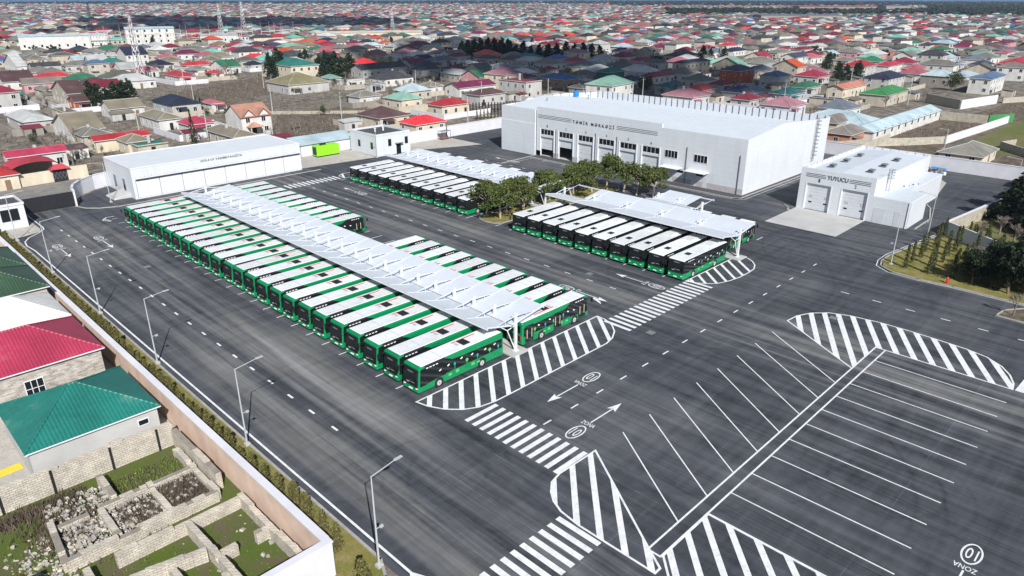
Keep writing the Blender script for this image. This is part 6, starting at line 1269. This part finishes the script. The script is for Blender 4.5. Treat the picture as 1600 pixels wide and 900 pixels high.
for i in range(-8, n_):
    for j in range(-8, n_):
        x, y = i * c, j * c; d = math.hypot(x, y)
        if d < 150 or d > 4500: continue
        px, py = view_xy(x, y)
        if not (-60 < px < 1660 and -3 < py < 420): continue
        if d > 1500 and tr_.random() < .25: continue
        x += tr_.uniform(-4, 4); y += tr_.uniform(-4, 4)
        woods = (px > 1040 and 17 < py < 26 and tr_.random() < .8) or (px > 1450 and 11 < py < 27 and tr_.random() < .85) or (py < 11 and px > 950 and tr_.random() < .6) or (py < 8 and tr_.random() < .4)
        if woods or (tr_.random() < .30 and py < 100): FT.append((x, y, woods)); 
        if woods: continue
        if blocked(x, y, px, py) or clash(x, y, 8.5): continue
        if d > 3900 and y - 4000 > -(x - 1000) * .35: continue
        cand.append((d, x, y, px, py))
cand.sort(); NIND = 298 - len(HN); far = MB(); WINF = window_mesh(1.2, 1.3, 1)
for q, (d, x, y, px, py) in enumerate(cand):
    lx, ly = tr_.uniform(11, 18), tr_.uniform(8.5, 13); lx, ly = (lx, ly) if tr_.random() < .6 else (ly, lx); st = 2 if tr_.random() < .14 else 1; h = 3.3 if st == 1 else 6.0
    rc = tr_.choice(pal); wc = tr_.choice(wpal); rt = 'H' if tr_.random() < .8 else 'X'; rot = tr_.uniform(-.12, .12) - .25 * (x > 500 and y < 500)
    if q < NIND:
        reg(house(x - lx / 2, y - ly / 2, lx, ly, h, rt, rc, wc, st, rot=rot, caps=False, detail=False), x - lx / 2, y - ly / 2, lx, ly, h, rt, rc, wc, st)
    else:
        cr, sr = math.cos(rot), math.sin(rot); T_ = lambda a, b_, z: (x + a * cr - b_ * sr, y + a * sr + b_ * cr, z); a, b_ = lx / 2, ly / 2; rz = h + min(a, b_) * .42
        bs = [(-a, -b_), (a, -b_), (a, b_), (-a, b_)]; wm, rm = 'wall_' + wc, 'roof_' + rc; k5 = .93
        far.face([T_(-a * k5, -b_ * k5, 0), T_(a * k5, -b_ * k5, 0), T_(a * k5, -b_ * k5, h), T_(-a * k5, -b_ * k5, h)], wm); far.face([T_(-a * k5, b_ * k5, 0), T_(-a * k5, -b_ * k5, 0), T_(-a * k5, -b_ * k5, h), T_(-a * k5, b_ * k5, h)], wm)
        far.face([T_(a * k5, -b_ * k5, 0), T_(a * k5, b_ * k5, 0), T_(a * k5, b_ * k5, h), T_(a * k5, -b_ * k5, h)], wm); far.face([T_(a * k5, b_ * k5, 0), T_(-a * k5, b_ * k5, 0), T_(-a * k5, b_ * k5, h), T_(a * k5, b_ * k5, h)], wm)
        if lx >= ly: A, Bq = T_(-(a - b_), 0, rz), T_(a - b_, 0, rz)
        else: A, Bq = T_(0, -(b_ - a), rz), T_(0, b_ - a, rz)
        cc = [T_(p_[0], p_[1], h) for p_ in bs]
        if lx >= ly: fs = [[cc[0], cc[1], Bq, A], [cc[2], cc[3], A, Bq], [cc[3], cc[0], A], [cc[1], cc[2], Bq]]
        else: fs = [[cc[0], cc[1], A], [cc[1], cc[2], Bq, A], [cc[2], cc[3], Bq], [cc[3], cc[0], A, Bq]]
        for f in fs: far.face(f, rm)
        if d < 1400:
            for wx in (-.5, 0, .5): p_ = [T_(wx * a - .7, -b_ * k5 - .03, 1), T_(wx * a + .7, -b_ * k5 - .03, 1), T_(wx * a + .7, -b_ * k5 - .03, 2.4), T_(wx * a - .7, -b_ * k5 - .03, 2.4)]; far.face(p_, 'dark_glass')
        if d < 2200 and tr_.random() < .6:   # yard wall and lean-to
            far.face([T_(-a - 3, -b_ - 3, 0), T_(a + 3, -b_ - 3, 0), T_(a + 3, -b_ - 3, 2), T_(-a - 3, -b_ - 3, 2)], tr_.choice(['wall_beige', 'wall_stone', 'wall_white'])); far.face([T_(-a - 3, b_ + 3, 0), T_(-a - 3, -b_ - 3, 0), T_(-a - 3, -b_ - 3, 2), T_(-a - 3, b_ + 3, 2)], 'wall_beige')
tag(far.build('distant_houses'), 'the mass of small roofs and walls of the far town up to the sea', 'houses', kind='stuff')
m = MB(); fr = random.Random(2)
for (x, y, woods) in FT:
    d = math.hypot(x, y); n5 = 26 if d < 900 else 14 if d < 2000 else 8; R = fr.uniform(2, 4) if not woods else fr.uniform(5, 8); Z = fr.uniform(2.5, 5) if not woods else fr.uniform(5, 8)
    x += fr.uniform(-6, 6); y += fr.uniform(-6, 6)
    if d < 250 or clash(x, y, 3): continue
    for _ in range(n5 * (3 if woods else 1)):
        p = Vector((x + fr.gauss(0, R * .45), y + fr.gauss(0, R * .45), Z * fr.uniform(.15, 1))); s_ = R * .38 * (1 if d < 900 else 1.5); u = Vector((fr.gauss(0, 1), fr.gauss(0, 1), fr.gauss(0, 1))).normalized(); v = u.orthogonal().normalized() * s_; t_ = u.cross(v)
        m.face([p - v, p + t_ * .8, p + v, p - t_], 'dark_leaf')
tag(m.build('distant_trees'), 'dark trees and woods scattered through the far town', 'trees', kind='stuff')
for i, (x, y) in enumerate([(150, 168), (128, 205), (118, 232), (168, 205), (182, 196), (205, 184), (232, 160), (262, 118), (252, 96), (290, 84), (80, 196), (66, 206), (60, 232), (104, 262), (190, 245), (222, 232), (300, 150), (330, 120), (150, 300), (128, 330)]):
    r = thing('utility_pole', (x, y, 0), i, 'slim utility pole among the houses', 'utility pole', 'utility poles in the town'); m = MB(); m.tube((0, 0, 0), (0, 0, 8.5), .16, .11, 'concrete', 6); m.build('shaft', r); m = MB(); m.box(-.9, .9, -.06, .06, 7.8, 7.92, 'timber'); m.build('cross_arm', r); POLES.append(r)
# ---- labels of the town houses: look, then what stands next to it, then where
for h_ in HN: h_['px'] = view_xy(h_['x'], h_['y'], h_['h'])
def look(h_): return '%s %s%s' % (RCN.get(h_['rc'], h_['rc']), {'H': 'hipped', 'X': 'gabled', 'Y': 'gabled', 'F': 'flat'}[h_['rt']], ' roof')
def desc(h_): return '%s%s house with %s' % ('two-storey ' if h_['st'] == 2 else '', WCN[h_['wc']], look(h_))
def side(a, b_):
    dx, dy = b_['px'][0] - a['px'][0], b_['px'][1] - a['px'][1]
    if abs(dx) > 1.3 * abs(dy): return 'left of' if dx > 0 else 'right of'
    return 'behind' if dy > 0 else 'in front of'
seen = {}
for h_ in sorted(HN, key=lambda t: -t['px'][1]):
    nb = sorted((o2 for o2 in HN if o2 is not h_), key=lambda t: math.hypot(t['px'][0] - h_['px'][0], 2.2 * (t['px'][1] - h_['px'][1])))[:6]
    opts = [desc(h_) + ', ' + side(h_, b_) + ' the ' + RCN.get(b_['rc'], b_['rc']) + ' roof' for b_ in nb]
    opts += ['%s, %s the %s roof and %s the %s one' % (desc(h_), side(h_, nb[i]), RCN.get(nb[i]['rc'], 'x'), side(h_, nb[j]), RCN.get(nb[j]['rc'], 'x')) for i in range(5) for j in range(i + 1, 6)]
    px = h_['px']; where = ('far left', 'left', 'centre left', 'centre right', 'right', 'far right')[max(0, min(5, int(px[0] / 267)))]; dep = 'front' if px[1] > 150 else 'middle' if px[1] > 95 else 'back' if px[1] > 70 else 'rearmost'
    opts += ['%s, %s the %s roof, %s %s of town' % (desc(h_), side(h_, b_), RCN.get(b_['rc'], 'x'), where, dep) for b_ in nb]
    lab = next((t for t in opts if t not in seen and len(t.split()) <= 16), None)
    if lab is None: lab = next((t for t in opts if len(t.split()) <= 16), opts[0])
    seen[lab] = 1; h_['o']['label'] = lab; h_['o']['group'] = 'houses of the town behind the yard'; h_['lab'] = lab
    if 'wall' in h_:
        h_['wall']['label'] = '%s wall round the plot of the %s house %s' % ({'garden_block': 'stone block', 'wall_beige': 'beige', 'plaster_white': 'white', 'concrete': 'concrete', 'wall_stone': 'dark stone'}[h_['wm']], RCN.get(h_['rc'], 'x') + ' roofed', lab.split(', ')[1] if len(lab.split(', ')[1].split()) < 7 else 'in the %s' % where)
for (r, rc, wc, hh) in SHEDS:
    b_ = hh; s2 = side(dict(px=view_xy(r.location.x, r.location.y)), b_); t2 = '%s outbuilding with %s roof, %s the %s' % (WCN[wc], RCN.get(rc, rc), s2, b_['lab'].split(',')[0]); r['label'] = t2 if len(t2.split()) < 17 else '%s outbuilding with %s roof, %s the %s roof' % (WCN[wc], RCN.get(rc, rc), s2, RCN.get(b_['rc'], 'x'))
TL = {}
for o in TREEOBJ:
    px = view_xy(o.location.x, o.location.y); b_ = min(HN, key=lambda t: math.hypot(t['px'][0] - px[0], 2 * (t['px'][1] - px[1]))); s2 = side(dict(px=px), b_)
    o['label'] = '%s standing %s the %s roof' % (o['label'], s2, RCN.get(b_['rc'], 'x')); TL.setdefault(o['label'], []).append(o)
for r in POLES:
    px = view_xy(r.location.x, r.location.y); b_ = min(HN, key=lambda t: math.hypot(t['px'][0] - px[0], 2 * (t['px'][1] - px[1]))); r['label'] = 'slim utility pole %s the %s' % (side(dict(px=px), b_), b_['lab'].split(',')[0])
for l, os_ in TL.items():
    for o in os_: o['group'] = 'trees %s' % l.split('standing ')[1]
# ---- passing cloud whose shadow lies over part of the town
def cloud(name, pts, z, label):
    m = MB(); cr_ = random.Random(len(pts) * 7 + int(z)); off = z / math.tan(SUN_EL); ox, oy = -off * math.cos(SHAD_AZ), -off * math.sin(SHAD_AZ)
    for (x, y, R) in pts:
        for _ in range(7):
            a, d = cr_.uniform(0, 6.28), R * .62 * math.sqrt(cr_.random()); c0 = Vector((x + ox + d * math.cos(a), y + oy + d * math.sin(a), z + cr_.uniform(-8, 16))); r_ = R * cr_.uniform(.35, .6); b = len(m.v); NU, NV = 12, 7
            for i in range(NV + 1):
                for j in range(NU):
                    th, ph = math.pi * i / NV, 2 * math.pi * j / NU; k6 = 1 + .10 * math.sin(3 * ph + 5 * th); m.v.append((c0.x + r_ * k6 * math.sin(th) * math.cos(ph), c0.y + r_ * k6 * math.sin(th) * math.sin(ph), c0.z + r_ * .45 * k6 * math.cos(th)))
            for i in range(NV):
                for j in range(NU): m.f.append((b + i * NU + j, b + (i + 1) * NU + j, b + (i + 1) * NU + (j + 1) % NU, b + i * NU + (j + 1) % NU)); m.m.append(m.mi('cloud_white'))
    tag(m.build(name, smooth=True), label, 'cloud', kind='stuff')
plain('cloud_white', (.85, .85, .86), 1, var=0)
cloud('cloud', [(269,377,32),(322,421,28),(368,440,28),(259,328,32),(228,309,23),(302,344,36),(348,370,36),(236,279,21),(309,306,36),(353,327,36),(246,248,28),(301,260,36),(358,288,36),(248,221,25),(320,240,36),(392,274,30),(256,202,28),(267,191,28),(312,203,30),(397,249,28),(288,170,25),(251,162,19),(344,193,23),(278,149,21),(315,161,19),(265,134,15),(251,877,54),(319,963,67),(383,1035,81),(334,834,67),(444,1038,108),(430,930,108),(517,1034,121),(476,884,108),(570,981,121),(522,838,94),(615,936,94),(458,1209,94),(362,1153,81)], 620, 'broken cloud above the yard whose shadow darkens part of the town')
# ---- air
hb = MB(); hb.box(-3200, 9200, -3200, 9200, -3, 60, 'bark'); k = NT('haze_air'); k.t.nodes.remove(k.b); v = k.n('ShaderNodeVolumePrincipled'); v.inputs['Color'].default_value = (.55, .68, .95, 1); v.inputs['Density'].default_value = HAZE; v.inputs['Anisotropy'].default_value = .2
k.t.links.new(v.outputs[0], [t for t in k.t.nodes if t.type == 'OUTPUT_MATERIAL'][0].inputs['Volume'])
if HAZE > 0:
    o = hb.build('haze'); o.data.materials.clear(); o.data.materials.append(k.m); o['kind'] = 'stuff'; o['label'] = 'thin bluish haze lying over the far town'; o['category'] = 'haze'
